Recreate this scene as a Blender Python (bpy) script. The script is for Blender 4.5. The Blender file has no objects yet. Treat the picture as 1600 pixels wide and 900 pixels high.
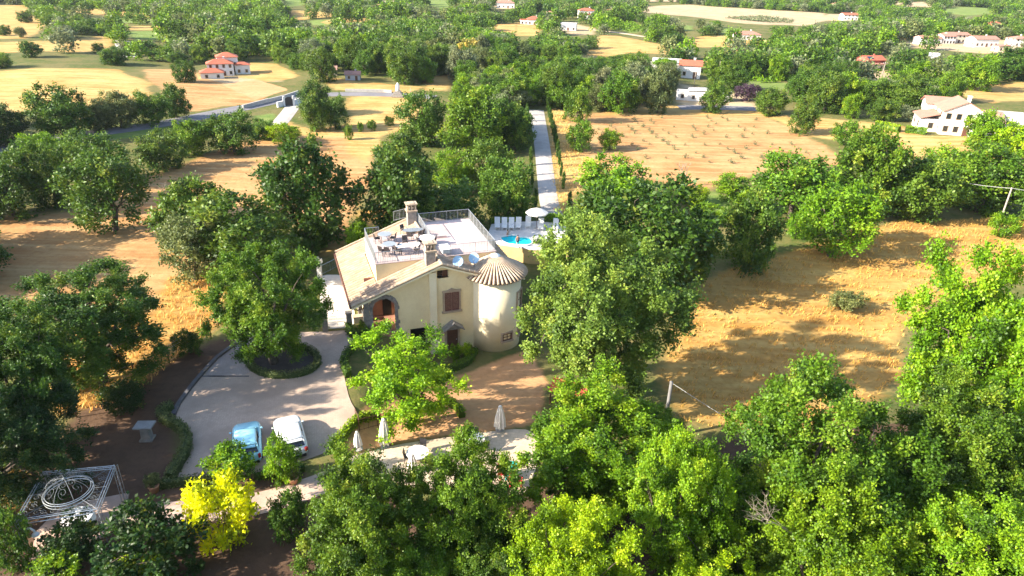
import bpy, bmesh, math, random
import numpy as np

SC = bpy.context.scene
COL = SC.collection
rad = math.radians

# ------------------------------------------------------------------ camera, sky, sun, exposure
H = 29.0; F = 1066.7; TH = rad(25.7); RO = rad(1.6)
_f = np.array([0, math.cos(TH), -math.sin(TH)]); _r0 = np.array([1., 0, 0]); _u0 = np.cross(_r0, _f)
_r = math.cos(RO) * _r0 + math.sin(RO) * _u0
_u = np.cross(_r, _f)
cam = bpy.data.cameras.new('camera'); cam.sensor_width = 36.0; cam.lens = 36.0 * F / 1600
cam.clip_start = 0.5; cam.clip_end = 8000
co = bpy.data.objects.new('camera', cam); COL.objects.link(co); SC.camera = co
from mathutils import Matrix, Vector
M4 = Matrix(((_r[0], _u[0], -_f[0], 0), (_r[1], _u[1], -_f[1], 0), (_r[2], _u[2], -_f[2], H), (0, 0, 0, 1)))
co.matrix_world = M4

SUN_EL = rad(27.0); SUN_AZ = rad(20)           # shadows run to +x and a little away
tosun = np.array([-math.cos(SUN_AZ) * math.cos(SUN_EL), -math.sin(SUN_AZ) * math.cos(SUN_EL), math.sin(SUN_EL)])
w = bpy.data.worlds.new('World'); SC.world = w; w.use_nodes = True
nt = w.node_tree
sky = nt.nodes.new('ShaderNodeTexSky'); sky.sky_type = 'NISHITA'; sky.sun_disc = False
sky.sun_elevation = SUN_EL; sky.sun_rotation = math.atan2(tosun[0], tosun[1])
sky.altitude = 300; sky.air_density = 1.0; sky.dust_density = 1.5
nt.links.new(sky.outputs[0], nt.nodes['Background'].inputs[0]); nt.nodes['Background'].inputs[1].default_value = 0.12
sun = bpy.data.lights.new('sun', 'SUN'); sun.energy = 4.9; sun.angle = rad(0.5); sun.color = (1.0, 0.90, 0.74)
so = bpy.data.objects.new('sun', sun); COL.objects.link(so)
so.rotation_euler = Vector(tosun).to_track_quat('Z', 'Y').to_euler()
so.location = (-200, -50, 150)
SC.view_settings.view_transform = 'Standard'; SC.view_settings.look = 'None'
SC.view_settings.gamma = 1.0; SC.view_settings.use_curve_mapping = False
SC.view_settings.exposure = 1.82
cy = SC.cycles
cy.max_bounces = 5; cy.diffuse_bounces = 3; cy.glossy_bounces = 2; cy.transmission_bounces = 3; cy.transparent_max_bounces = 6
cy.volume_bounces = 0; cy.caustics_reflective = False; cy.caustics_refractive = False
cy.use_denoising = True; cy.denoiser = 'OPENIMAGEDENOISE'; cy.denoising_input_passes = 'RGB_ALBEDO_NORMAL'; cy.denoising_prefilter = 'ACCURATE'

# ------------------------------------------------------------------ picture -> place helpers
def sstep(t):
    t = np.clip(t, 0, 1); return t * t * (3 - 2 * t)

def terr(x, y):
    x = np.asarray(x, float); y = np.asarray(y, float)
    D = np.interp(y, [20, 28, 34, 41, 48, 57, 66, 82, 110], [0.3, 0.4, 0.5, 0.9, 2.7, 2.9, 2.3, 1.0, 0.0])
    x0 = np.interp(y, [40, 47], [-11.2, -11.4]); wd = np.interp(y, [40, 47], [2.6, 4.6])
    h = -D * sstep((x - x0) / wd)
    r = np.hypot(x, y)
    b = sstep((r - 85) / 120)
    h = h + b * (0.9 * np.sin(x / 31 + 1.3) * np.cos(y / 43 + .4) + 0.8 * np.sin(y / 57 + x / 83) + .35 * np.sin(x / 13 + y / 17))
    far = np.clip(r - 640, 0, None)
    h = h + 0.032 * far * (1 + .35 * np.sin(x / 310 + 1) * np.sin(y / 270)) + sstep(far / 600) * 12 * np.sin(x / 150 + y / 400)
    return h

def ray(px, py):
    d = _f * F + _r * (px - 800) - _u * (py - 450); return d / np.linalg.norm(d)

def P(px, py, z=0.0):
    d = ray(px, py); t = (z - H) / d[2]; return np.array([d[0] * t, d[1] * t, z])

def G(px, py):
    z = 0.0
    for _ in range(40):
        p = P(px, py, z); z = .4 * z + .6 * float(terr(p[0], p[1]))
    return np.array([p[0], p[1], float(terr(p[0], p[1]))])

def zdepth(p):
    return float((np.asarray(p, float) - np.array([0, 0, H])) @ _f)

def mpp(p):                      # metres per photo pixel there
    return zdepth(p) / F

# ------------------------------------------------------------------ mesh helpers
class MB:
    def __init__(s): s.v = []; s.f = []
    def add(s, vs, fs):
        b = len(s.v); s.v += [tuple(map(float, p)) for p in vs]; s.f += [tuple(b + i for i in q) for q in fs]; return s
    def box(s, c, size, rz=0.0, taper=1.0):
        x, y, z = [a / 2 for a in size]; ca, sa = math.cos(rz), math.sin(rz); vs = []
        for k, t in ((-1, 1), (1, taper)):
            for i, j in ((-1, -1), (1, -1), (1, 1), (-1, 1)):
                a, b = i * x * t, j * y * t
                vs.append((c[0] + a * ca - b * sa, c[1] + a * sa + b * ca, c[2] + k * z))
        return s.add(vs, [(3, 2, 1, 0), (4, 5, 6, 7), (0, 1, 5, 4), (1, 2, 6, 5), (2, 3, 7, 6), (3, 0, 4, 7)])
    def tube(s, pts, r, n=6, caps=True):
        pts = [np.array(p, float) for p in pts]; m = len(pts)
        rs = [r] * m if np.isscalar(r) else list(r)
        ref = None; vs = []
        for i, p in enumerate(pts):
            d = pts[min(i + 1, m - 1)] - pts[max(i - 1, 0)]
            L = np.linalg.norm(d); d = d / L if L > 1e-9 else np.array([0, 0, 1.])
            if ref is None:
                ref = np.cross(d, [0, 0, 1.] if abs(d[2]) < .9 else [1., 0, 0])
            ref = ref - d * (ref @ d); ref = ref / (np.linalg.norm(ref) + 1e-12); q = np.cross(d, ref)
            for k in range(n):
                a = 2 * math.pi * k / n; vs.append(p + rs[i] * (math.cos(a) * ref + math.sin(a) * q))
        fs = []
        for i in range(m - 1):
            for k in range(n):
                fs.append((i * n + k, i * n + (k + 1) % n, (i + 1) * n + (k + 1) % n, (i + 1) * n + k))
        if caps:
            fs.append(tuple(range(n))[::-1]); fs.append(tuple((m - 1) * n + k for k in range(n)))
        return s.add(vs, fs)
    def lathe(s, prof, c=(0, 0, 0), n=20, caps=True):
        vs = []; m = len(prof)
        for r, z in prof:
            for k in range(n):
                a = 2 * math.pi * k / n; vs.append((c[0] + r * math.cos(a), c[1] + r * math.sin(a), c[2] + z))
        fs = [(i * n + k, i * n + (k + 1) % n, (i + 1) * n + (k + 1) % n, (i + 1) * n + k) for i in range(m - 1) for k in range(n)]
        if caps:
            fs.append(tuple(range(n))[::-1]); fs.append(tuple((m - 1) * n + k for k in range(n)))
        return s.add(vs, fs)
    def prism(s, poly, z0, z1):
        n = len(poly)
        A = sum(poly[i][0] * poly[(i + 1) % n][1] - poly[(i + 1) % n][0] * poly[i][1] for i in range(n))
        if A < 0: poly = poly[::-1]
        vs = [(p[0], p[1], z0) for p in poly] + [(p[0], p[1], z1) for p in poly]
        return s.add(vs, [tuple(range(n))[::-1], tuple(range(n, 2 * n))] + [(i, (i + 1) % n, n + (i + 1) % n, n + i) for i in range(n)])
    def ball(s, c, r, n=10, m=7, sz=1.0):
        prof = [(max(1e-3, r * math.sin(math.pi * i / m)), -r * sz * math.cos(math.pi * i / m)) for i in range(m + 1)]
        return s.lathe(prof, c, n)
    def mesh(s, name):
        me = bpy.data.meshes.new(name); me.from_pydata(s.v, [], s.f); me.update(); return me
    def build(s, name, mat, parent=None, loc=None, rz=None, smooth=False):
        o = bpy.data.objects.new(name, s.mesh(name)); COL.objects.link(o)
        if mat is not None: o.data.materials.append(mat)
        if parent is not None: o.parent = parent
        if loc is not None: o.location = loc
        if rz is not None: o.rotation_euler = (0, 0, rz)
        if smooth: o.data.polygons.foreach_set('use_smooth', [True] * len(o.data.polygons))
        return o

def tag(o, label=None, cat=None, group=None, kind=None):
    if label: o['label'] = label
    if cat: o['category'] = cat
    if group: o['group'] = group
    if kind: o['kind'] = kind
    return o

def empty(name, loc, rz=0.0, scale=None):
    o = bpy.data.objects.new(name, None); COL.objects.link(o); o.location = loc; o.rotation_euler = (0, 0, rz)
    o.empty_display_size = .2
    if scale is not None: o.scale = scale
    return o

def copy_tree(o, parent=None, loc=None, rz=None, label=None, group=None, scale=None):
    c = o.copy(); COL.objects.link(c)
    if parent is not None: c.parent = parent
    if loc is not None: c.location = loc
    if rz is not None: c.rotation_euler = (0, 0, rz)
    if scale is not None: c.scale = scale
    if label: c['label'] = label
    if group: c['group'] = group
    for ch in list(o.children): copy_tree(ch, c)
    return c

# ------------------------------------------------------------------ materials
def new_mat(name):
    m = bpy.data.materials.new(name); m.use_nodes = True; t = m.node_tree
    return m, t, t.nodes['Principled BSDF']

def node(t, typ, **kw):
    n = t.nodes.new(typ)
    for k, v in kw.items(): setattr(n, k, v)
    return n

def mixc(t, fac, a, b):
    n = t.nodes.new('ShaderNodeMix'); n.data_type = 'RGBA'
    for sock, val in ((n.inputs[0], fac), (n.inputs[6], a), (n.inputs[7], b)):
        if hasattr(val, 'is_linked') or isinstance(val, bpy.types.NodeSocket): t.links.new(val, sock)
        elif isinstance(val, tuple): sock.default_value = (*val[:3], 1)
        else: sock.default_value = val
    return n.outputs[2]

def noise(t, scale, detail=4, coord=None, rough=.55, dist=0.0):
    n = t.nodes.new('ShaderNodeTexNoise'); n.inputs['Scale'].default_value = scale; n.inputs['Detail'].default_value = detail
    n.inputs['Roughness'].default_value = rough; n.inputs['Distortion'].default_value = dist
    if coord is not None: t.links.new(coord, n.inputs['Vector'])
    return n.outputs[0]

def ramp(t, fac, lo, hi):
    n = t.nodes.new('ShaderNodeMapRange'); n.interpolation_type = 'SMOOTHSTEP'
    n.inputs[1].default_value = lo; n.inputs[2].default_value = hi
    t.links.new(fac, n.inputs[0]); return n.outputs[0]

def math_n(t, op, a, b=None):
    n = t.nodes.new('ShaderNodeMath'); n.operation = op
    for i, v in enumerate((a, b)):
        if v is None: continue
        if isinstance(v, bpy.types.NodeSocket): t.links.new(v, n.inputs[i])
        else: n.inputs[i].default_value = v
    return n.outputs[0]

def objcoord(t): return node(t, 'ShaderNodeTexCoord').outputs['Object']
def geopos(t): return node(t, 'ShaderNodeNewGeometry').outputs['Position']

def mat(name, c1, c2=None, scale=3.0, rough=.8, metal=0.0, bump=0.0, bscale=None, spec=.4, world=True):
    m, t, b = new_mat(name); b.inputs['Roughness'].default_value = rough; b.inputs['Metallic'].default_value = metal
    b.inputs['Specular IOR Level'].default_value = spec
    co_ = geopos(t) if world else objcoord(t)
    if c2 is None: c2 = tuple(x * .78 for x in c1)
    n = noise(t, scale, 5, co_)
    n2 = noise(t, scale * 7, 3, co_)
    f = math_n(t, 'ADD', math_n(t, 'MULTIPLY', n, .75), math_n(t, 'MULTIPLY', n2, .25))
    t.links.new(mixc(t, ramp(t, f, .32, .68), c1, c2), b.inputs['Base Color'])
    if bump:
        bn = node(t, 'ShaderNodeBump'); bn.inputs['Strength'].default_value = bump; bn.inputs['Distance'].default_value = .05
        t.links.new(noise(t, bscale or scale * 6, 4, co_), bn.inputs['Height']); t.links.new(bn.outputs[0], b.inputs['Normal'])
    return m

def paving_mat(name, c1, c2, joint, size, rz=0.0, rough=.8):
    m, t, b = new_mat(name); b.inputs['Roughness'].default_value = rough
    mp = node(t, 'ShaderNodeMapping'); mp.inputs['Rotation'].default_value[2] = rz
    t.links.new(geopos(t), mp.inputs[0])
    br = node(t, 'ShaderNodeTexBrick'); br.inputs['Scale'].default_value = 1.0
    br.inputs['Brick Width'].default_value = size[0]; br.inputs['Row Height'].default_value = size[1]
    br.inputs['Mortar Size'].default_value = size[2]; br.inputs['Mortar Smooth'].default_value = .3
    br.inputs['Color1'].default_value = (*c1, 1); br.inputs['Color2'].default_value = (*c2, 1); br.inputs['Mortar'].default_value = (*joint, 1)
    t.links.new(mp.outputs[0], br.inputs[0])
    n = noise(t, .35, 5, geopos(t)); n2 = noise(t, 3.0, 4, geopos(t))
    dirt = mixc(t, ramp(t, n, .35, .7), br.outputs['Color'], tuple(x * .72 for x in c2))
    t.links.new(mixc(t, math_n(t, 'MULTIPLY', ramp(t, n2, .45, .75), .35), dirt, tuple(x * .6 for x in c1)), b.inputs['Base Color'])
    bn = node(t, 'ShaderNodeBump'); bn.inputs['Strength'].default_value = .25; bn.inputs['Distance'].default_value = .02
    t.links.new(n2, bn.inputs['Height']); t.links.new(bn.outputs[0], b.inputs['Normal'])
    return m

def leaf_mat(name, merged=False):
    m, t, b = new_mat(name); out = t.nodes['Material Output']
    b.inputs['Roughness'].default_value = .5; b.inputs['Specular IOR Level'].default_value = .3
    at = node(t, 'ShaderNodeAttribute'); at.attribute_name = 'tint'; tint = at.outputs['Fac']
    if merged:
        a2 = node(t, 'ShaderNodeAttribute'); a2.attribute_name = 'leafcol'; base = a2.outputs['Color']
    else:
        base = node(t, 'ShaderNodeObjectInfo').outputs['Color']
    hsv = node(t, 'ShaderNodeHueSaturation')
    t.links.new(base, hsv.inputs['Color'])
    # per-leaf value and a slight turn towards yellow or blue-green
    v = node(t, 'ShaderNodeMapRange'); v.inputs[3].default_value = .5; v.inputs[4].default_value = 1.55; t.links.new(tint, v.inputs[0])
    hsh = node(t, 'ShaderNodeMapRange'); hsh.inputs[3].default_value = .525; hsh.inputs[4].default_value = .475; t.links.new(tint, hsh.inputs[0])
    t.links.new(v.outputs[0], hsv.inputs['Value']); t.links.new(hsh.outputs[0], hsv.inputs['Hue'])
    hsv.inputs['Saturation'].default_value = 1.06
    leafc = mixc(t, math_n(t, 'MULTIPLY', ramp(t, tint, .84, .98), .35), hsv.outputs[0], (.27, .27, .04)); leafc = mixc(t, math_n(t, 'MULTIPLY', ramp(t, tint, .22, .03), .5), leafc, (.05, .085, .015))
    t.links.new(leafc, b.inputs['Base Color'])
    tr = node(t, 'ShaderNodeBsdfTranslucent'); 
    g = node(t, 'ShaderNodeHueSaturation'); g.inputs['Value'].default_value = 1.5; g.inputs['Hue'].default_value = .48
    t.links.new(leafc, g.inputs['Color']); t.links.new(g.outputs[0], tr.inputs[0])
    mx = node(t, 'ShaderNodeMixShader'); mx.inputs[0].default_value = .3
    t.links.new(b.outputs[0], mx.inputs[1]); t.links.new(tr.outputs[0], mx.inputs[2]); t.links.new(mx.outputs[0], out.inputs[0])
    return m

LEAF = leaf_mat('leaf'); LEAF_MERGED = leaf_mat('woodland_leaf', True)
BARK = mat('bark', (.13, .10, .075), (.06, .045, .035), 6, .9, bump=.6, world=False)
PALEBARK = mat('dead_wood', (.34, .28, .22), (.22, .18, .14), 6, .9, world=False)
M = {}
M['plaster'] = mat('ochre_plaster', (.87, .72, .43), (.76, .60, .34), .55, .9)
M['plaster_pale'] = mat('pale_ochre_plaster', (.86, .75, .52), (.80, .68, .45), .8, .9)
M['stone'] = mat('grey_stone', (.30, .27, .24), (.18, .165, .15), 3.5, .9, bump=.5)
M['tile'] = mat('terracotta_roof_tile', (.46, .345, .245), (.32, .215, .14), 1.6, .85, bump=.2)
M['tile_pale'] = mat('weathered_cover_tile', (.50, .395, .29), (.37, .27, .185), 2, .85)
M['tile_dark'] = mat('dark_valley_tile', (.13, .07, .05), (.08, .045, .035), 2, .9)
M['terrafloor'] = paving_mat('terrace_floor_tile', (.66, .52, .48), (.60, .46, .42), (.5, .4, .36), (.33, .33, .012), rad(20))
M['white'] = mat('white_paint', (.80, .79, .76), (.72, .71, .68), 2, .5)
M['whitecloth'] = mat('white_canvas', (.78, .74, .68), (.68, .63, .56), 5, .9)
M['iron'] = mat('dark_iron', (.06, .06, .065), (.04, .04, .045), 8, .45, .6)
M['greyiron'] = mat('grey_painted_iron', (.30, .31, .32), (.22, .23, .24), 8, .45, .5)
M['paleiron'] = mat('silver_painted_iron', (.42, .45, .47), (.32, .35, .37), 8, .35, .6)
M['wood'] = mat('brown_wood', (.13, .055, .035), (.08, .035, .022), 4, .6)
M['shutter'] = mat('red_brown_shutter', (.20, .085, .065), (.15, .065, .05), 4, .6)
M['paleframe'] = mat('tan_stone_frame', (.42, .32, .22), (.32, .24, .17), 3, .85)
M['redbrown'] = mat('red_brown_porch', (.33, .16, .11), (.25, .12, .085), 2, .85)
M['glass'] = mat('dark_window_glass', (.02, .025, .03), (.015, .018, .02), 2, .08, spec=.8)
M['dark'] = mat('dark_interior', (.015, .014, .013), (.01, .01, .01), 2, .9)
M['dish'] = mat('dish_metal_sky_tint', (.33, .5, .68), (.30, .46, .63), 2, .5)  # grey metal; blue of the reflected sky is put into the colour
M['scroll'] = mat('dull_wrought_iron', (.20, .215, .22), (.13, .14, .15), 8, .75)
M['concrete'] = mat('concrete', (.42, .40, .37), (.33, .31, .29), 2, .9, bump=.2)
M['curb'] = mat('dark_curb_stone', (.12, .115, .12), (.085, .08, .085), 2, .9)
M['poolwater'] = mat('pool_water', (.02, .62, .70), (.01, .54, .66), .5, .12, spec=.25)
M['deck'] = paving_mat('pool_deck_stone', (.74, .70, .66), (.69, .65, .61), (.6, .56, .52), (.5, .5, .01))
M['carblue'] = mat('light_blue_car_paint', (.32, .64, .76), (.31, .62, .74), .5, .22, spec=.6)
M['carwhite'] = mat('white_car_paint', (.78, .80, .80), (.76, .78, .78), .5, .22, spec=.6)
M['tyre'] = mat('tyre_rubber', (.02, .02, .02), (.015, .015, .015), 3, .9)
M['rim'] = mat('alloy_rim', (.5, .5, .5), (.45, .45, .45), 3, .35, .8)
M['lamp'] = mat('lamp_lens', (.6, .6, .58), (.5, .5, .5), 3, .15)
M['redlamp'] = mat('red_lens', (.4, .02, .02), (.3, .02, .02), 3, .2)
M['redroof'] = mat('red_roof_tile', (.42, .12, .065), (.33, .095, .055), .9, .85)
M['pinkroof'] = mat('faded_pink_roof_tile', (.40, .19, .135), (.32, .155, .115), .9, .85)
M['brownroof'] = mat('brown_roof_tile', (.36, .2, .16), (.28, .16, .13), .9, .85)
M['whitewall'] = mat('white_house_wall', (.70, .68, .66), (.62, .60, .58), .5, .85)
M['creamwall'] = mat('cream_house_wall', (.68, .58, .45), (.62, .52, .4), .5, .85)
M['orangewall'] = mat('orange_house_wall', (.66, .36, .12), (.6, .32, .1), .5, .85)
M['redwall'] = mat('red_house_wall', (.42, .11, .08), (.38, .1, .08), .5, .85)
M['greywall'] = mat('grey_concrete_wall', (.42, .43, .46), (.36, .37, .4), .5, .85)
M['palesheet'] = mat('pale_sheet_roof', (.50, .48, .47), (.40, .38, .38), .4, .6)
M['solar'] = mat('solar_panel_glass', (.02, .03, .06), (.015, .02, .05), 1, .15)
M['skin'] = mat('skin', (.55, .30, .20), (.5, .27, .18), 3, .6)
M['hair'] = mat('dark_hair', (.03, .02, .015), None, 3, .6)
M['swim'] = mat('swimwear', (.05, .06, .12), None, 3, .7)
M['redtoy'] = mat('red_plastic', (.55, .03, .045), (.5, .03, .04), 2, .4)
M['teal'] = mat('turquoise_plastic', (.0, .42, .40), (.0, .38, .36), 2, .4)
M['redcanopy'] = mat('faded_red_canopy', (.52, .075, .055), (.42, .06, .045), 2, .7)
M['terracotta'] = mat('terracotta_pot', (.5, .26, .16), (.42, .22, .13), 3, .8)
M['greytop'] = mat('grey_table_top', (.27, .30, .33), (.22, .25, .28), 3, .5)
M['hedgecore'] = mat('hedge_inside', (.05, .09, .015), (.03, .055, .01), 3, .9)
M['chairdark'] = mat('dark_wicker', (.05, .04, .04), (.035, .03, .03), 5, .7)
M['woodpole'] = mat('weathered_pole', (.32, .28, .24), (.25, .215, .18), 4, .85, world=False)
M['concpole'] = mat('concrete_pole', (.17, .165, .16), (.13, .125, .12), 4, .85, world=False)
M['wire'] = mat('pale_wire', (.6, .6, .6), None, 4, .4, .5)
M['slab'] = mat('grey_slab', (.30, .29, .28), (.22, .21, .2), 2, .8)

# ------------------------------------------------------------------ the ground
def polyW(px):                      # picture outline -> outline on the ground, edges refined
    out = []; n = len(px)
    for i in range(n):
        a, b = px[i], px[(i + 1) % n]; k = max(1, int(math.hypot(a[0] - b[0], a[1] - b[1]) / 40))
        for j in range(k):
            s = j / k; out.append(G(a[0] + (b[0] - a[0]) * s, a[1] + (b[1] - a[1]) * s)[:2])
    return np.array(out)

def sdf(poly, X, Y):                # signed distance, positive inside
    d = np.full(X.shape, 1e9); ins = np.zeros(X.shape, bool); n = len(poly)
    for i in range(n):
        ax, ay = poly[i]; bx, by = poly[(i + 1) % n]; ex, ey = bx - ax, by - ay
        t = np.clip(((X - ax) * ex + (Y - ay) * ey) / (ex * ex + ey * ey + 1e-12), 0, 1)
        d = np.minimum(d, (X - ax - t * ex) ** 2 + (Y - ay - t * ey) ** 2)
        c = ((ay > Y) != (by > Y)) & (X < (bx - ax) * (Y - ay) / (by - ay + 1e-12) + ax); ins ^= c
    d = np.sqrt(d); return np.where(ins, d, -d)

def inpoly(poly, x, y): return sdf(poly, np.array([x]), np.array([y]))[0] > 0

FIELDS = {
 'straw': [
  [(-60, 116), (60, 106), (180, 108), (236, 130), (232, 152), (150, 166), (40, 170), (-60, 205)],
  [(-80, 8), (38, 8), (72, 36), (62, 50), (46, 60), (-80, 62)],
  [(-80, 68), (100, 63), (176, 54), (176, 72), (140, 82), (60, 80), (-80, 86)],
  [(80, 9), (240, 21), (240, 28), (150, 24), (80, 17)], [(200, 40), (255, 40), (255, 47), (200, 47)],
  [(545, 150), (668, 150), (662, 172), (640, 195), (600, 215), (575, 260), (548, 240), (540, 215), (470, 214), (420, 222), (410, 208), (440, 190), (480, 200), (500, 205), (545, 195)],
  [(858, 165), (885, 175), (905, 240), (960, 262), (900, 300), (880, 335), (864, 330)],
  [(1185, 178), (1260, 182), (1400, 195), (1440, 212), (1620, 216), (1620, 250), (1430, 250), (1330, 225), (1262, 212)],
  [(936, 55), (960, 55), (1066, 76), (1062, 86), (985, 82), (950, 90), (905, 90), (930, 72)],
  [(806, 33), (846, 40), (842, 56), (806, 56)], [(764, 40), (808, 35), (806, 52), (764, 46)],
  [(1490, 146), (1530, 133), (1640, 126), (1640, 156), (1540, 161)], [(1240, 74), (1292, 74), (1292, 90), (1258, 86)],
  [(500, 34), (575, 25), (577, 34), (512, 38)], [(450, 15), (500, 18), (532, 25), (462, 32)],
  [(330, 96), (430, 100), (470, 120), (420, 128), (360, 118)], [(1140, 78), (1160, 76), (1165, 84), (1140, 86)],
  [(1060, 60), (1120, 55), (1190, 62), (1240, 66), (1180, 72), (1090, 74)], [(1400, 60), (1420, 48), (1424, 58), (1410, 66)],
  [(668, 122), (704, 116), (702, 142), (664, 142)], [(500, 118), (560, 128), (660, 136), (640, 146), (520, 140)],
  [(1000, 160), (1110, 168), (1240, 172), (1180, 180), (930, 180)]],
 'orange': [
  [(-80, 345), (110, 330), (195, 292), (240, 272), (330, 242), (420, 207), (545, 195), (560, 240), (596, 214), (578, 290), (548, 335), (535, 380), (400, 330), (300, 430), (250, 490), (-80, 490)],
  [(872, 186), (930, 176), (1180, 172), (1250, 205), (1312, 242), (1310, 258), (1180, 272), (1100, 300), (960, 268), (905, 252), (878, 240)],
  [(218, 108), (300, 108), (330, 126), (420, 142), (402, 160), (300, 174), (262, 150), (238, 128)],
  [(845, 108), (872, 112), (868, 120), (842, 118)], [(690, 60), (720, 55), (740, 62), (700, 66)],
  [(1090, 95), (1130, 96), (1140, 104), (1100, 106)]],
 'gold': [
  [(1068, 440), (1230, 398), (1400, 345), (1640, 338), (1640, 440), (1540, 430), (1420, 500), (1400, 600), (1250, 690), (1060, 660), (1030, 580)],
  [(265, 430), (365, 430), (345, 505), (280, 560), (190, 640), (90, 650), (60, 560), (120, 520), (240, 490)],
  [(505, 380), (560, 360), (575, 385), (525, 400), (490, 405)],
  [(10, 680), (60, 660), (50, 800), (0, 810)], [(560, 330), (600, 320), (600, 360), (560, 360)]],
 'pale': [
  [(988, 10), (1080, 7), (1110, 10), (1285, 20), (1292, 32), (1262, 41), (1200, 39), (1150, 36), (1080, 26), (1010, 20)],
  [(1350, 2), (1442, 2), (1462, 12), (1400, 9)], [(1290, 22), (1342, 19), (1342, 31), (1290, 33)],
  [(866, 38), (890, 36), (930, 44), (928, 54), (900, 55), (880, 50)], [(1000, -4), (1060, -4), (1060, 3), (1000, 3)],
  [(315, 128), (350, 110), (412, 110), (440, 128), (400, 126), (360, 132)],
  [(1060, 130), (1170, 150), (1190, 172), (1060, 168)], [(1330, 112), (1400, 110), (1410, 124), (1340, 128)],
  [(1400, 66), (1600, 62), (1600, 82), (1540, 84), (1420, 74)], [(770, 0), (800, 0), (805, 14), (772, 14)]],
 'green': [
  [(940, 36), (985, 35), (1007, 45), (992, 53), (950, 43)], [(1040, 37), (1082, 40), (1082, 49), (1050, 43)],
  [(1113, 56), (1130, 43), (1168, 45), (1162, 57)], [(150, 27), (242, 30), (242, 37), (150, 34)],
  [(460, 33), (570, 28), (580, 37), (470, 40)], [(445, -2), (478, -2), (478, 8), (447, 11)],
  [(1455, 18), (1490, 11), (1560, 12), (1572, 19), (1520, 25)], [(1088, 292), (1150, 310), (1135, 352), (1080, 332)],
  [(1110, 118), (1240, 130), (1240, 140), (1150, 142)], [(640, 2), (700, 0), (712, 8), (690, 14)],
  [(200, 48), (300, 48), (320, 60), (210, 62)], [(1360, 200), (1405, 204), (1400, 214), (1362, 210)],
  [(130, 200), (260, 190), (250, 212), (110, 225)], [(400, 180), (430, 176), (440, 196), (410, 204)]],
 'earth': [
  [(345, 132), (400, 124), (452, 140), (398, 156)],
  [(540, 700), (562, 640), (700, 590), (830, 545), (858, 600), (840, 660), (700, 682), (600, 696), (550, 712)]],
 'shaded_soil': [  # dark garden soil, plus ground darkened for the shade under the oaks
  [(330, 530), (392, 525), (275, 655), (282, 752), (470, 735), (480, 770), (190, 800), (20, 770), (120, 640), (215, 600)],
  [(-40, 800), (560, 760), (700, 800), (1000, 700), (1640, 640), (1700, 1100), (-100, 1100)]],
}
def axis(fine, mid, far_lo, far_hi, g=1.05, cap=11.0, cap2=90.0, lim=750):
    a = list(np.arange(fine[0], fine[1] + .01, .5))
    x, s = a[-1], .5
    up = []
    while x < far_hi:
        s = min(s * g, 1.0) if x < mid[1] else min(s * 1.035, cap if x < lim else cap2); x += s; up.append(x)
    x, s = a[0], .5; dn = []
    while x > far_lo:
        s = min(s * g, 1.0) if x > mid[0] else min(s * 1.035, cap if x > -lim else cap2); x -= s; dn.append(x)
    return np.array(dn[::-1] + a + up)
xs = axis((-32, 12), (-60, 60), -2600, 2600)
ys = axis((22, 66), (10, 125), -120, 3600)
GX, GY = np.meshgrid(xs, ys); GZ = terr(GX, GY)
nx, ny = len(xs), len(ys)
idx = np.arange(nx * ny).reshape(ny, nx)
quads = np.stack([idx[:-1, :-1], idx[:-1, 1:], idx[1:, 1:], idx[1:, :-1]], -1).reshape(-1, 4)

def np_mesh(name, V, Q):
    me = bpy.data.meshes.new(name); k = Q.shape[1]
    me.vertices.add(len(V)); me.vertices.foreach_set('co', np.ascontiguousarray(V, np.float32).ravel())
    me.loops.add(Q.size); me.loops.foreach_set('vertex_index', np.ascontiguousarray(Q, np.int32).ravel())
    me.polygons.add(len(Q)); me.polygons.foreach_set('loop_start', np.arange(0, Q.size, k, dtype=np.int32))
    me.update(calc_edges=True); return me

gme = np_mesh('ground', np.stack([GX.ravel(), GY.ravel(), GZ.ravel()], 1), quads)
gme.polygons.foreach_set('use_smooth', np.ones(len(quads), bool))
FP = {k: [polyW(p) for p in v] for k, v in FIELDS.items()}
for k, polys in FP.items():
    s = np.full(GX.shape, -60.0)
    for p in polys: s = np.maximum(s, sdf(p, GX, GY))
    a = gme.attributes.new('f_' + k, 'FLOAT', 'POINT'); a.data.foreach_set('value', np.clip(s, -60, 60).astype(np.float32).ravel())
gm, t, b = new_mat('ground'); b.inputs['Roughness'].default_value = .95; b.inputs['Specular IOR Level'].default_value = .1
pos = geopos(t)
nA = noise(t, .018, 5, pos); nB = noise(t, .12, 6, pos, .65); nC = noise(t, 1.3, 6, pos, .7); nD = noise(t, .5, 4, pos, .6, .6)
mp = node(t, 'ShaderNodeMapping'); mp.inputs['Scale'].default_value = (.08, .8, 1); mp.inputs['Rotation'].default_value[2] = rad(-18); t.links.new(pos, mp.inputs[0])
nS = noise(t, 1.0, 5, mp.outputs[0], .6)
col = mixc(t, ramp(t, nB, .38, .62), (.135, .125, .045), (.065, .095, .02))
col = mixc(t, math_n(t, 'MULTIPLY', ramp(t, nC, .4, .7), .5), col, (.23, .17, .07))
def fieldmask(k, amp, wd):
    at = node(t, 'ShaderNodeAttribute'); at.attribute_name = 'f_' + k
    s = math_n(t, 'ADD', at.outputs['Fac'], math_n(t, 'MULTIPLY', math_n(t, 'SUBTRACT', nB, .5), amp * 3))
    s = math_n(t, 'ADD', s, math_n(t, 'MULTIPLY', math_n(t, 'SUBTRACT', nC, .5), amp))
    return ramp(t, s, -wd, wd)
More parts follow.
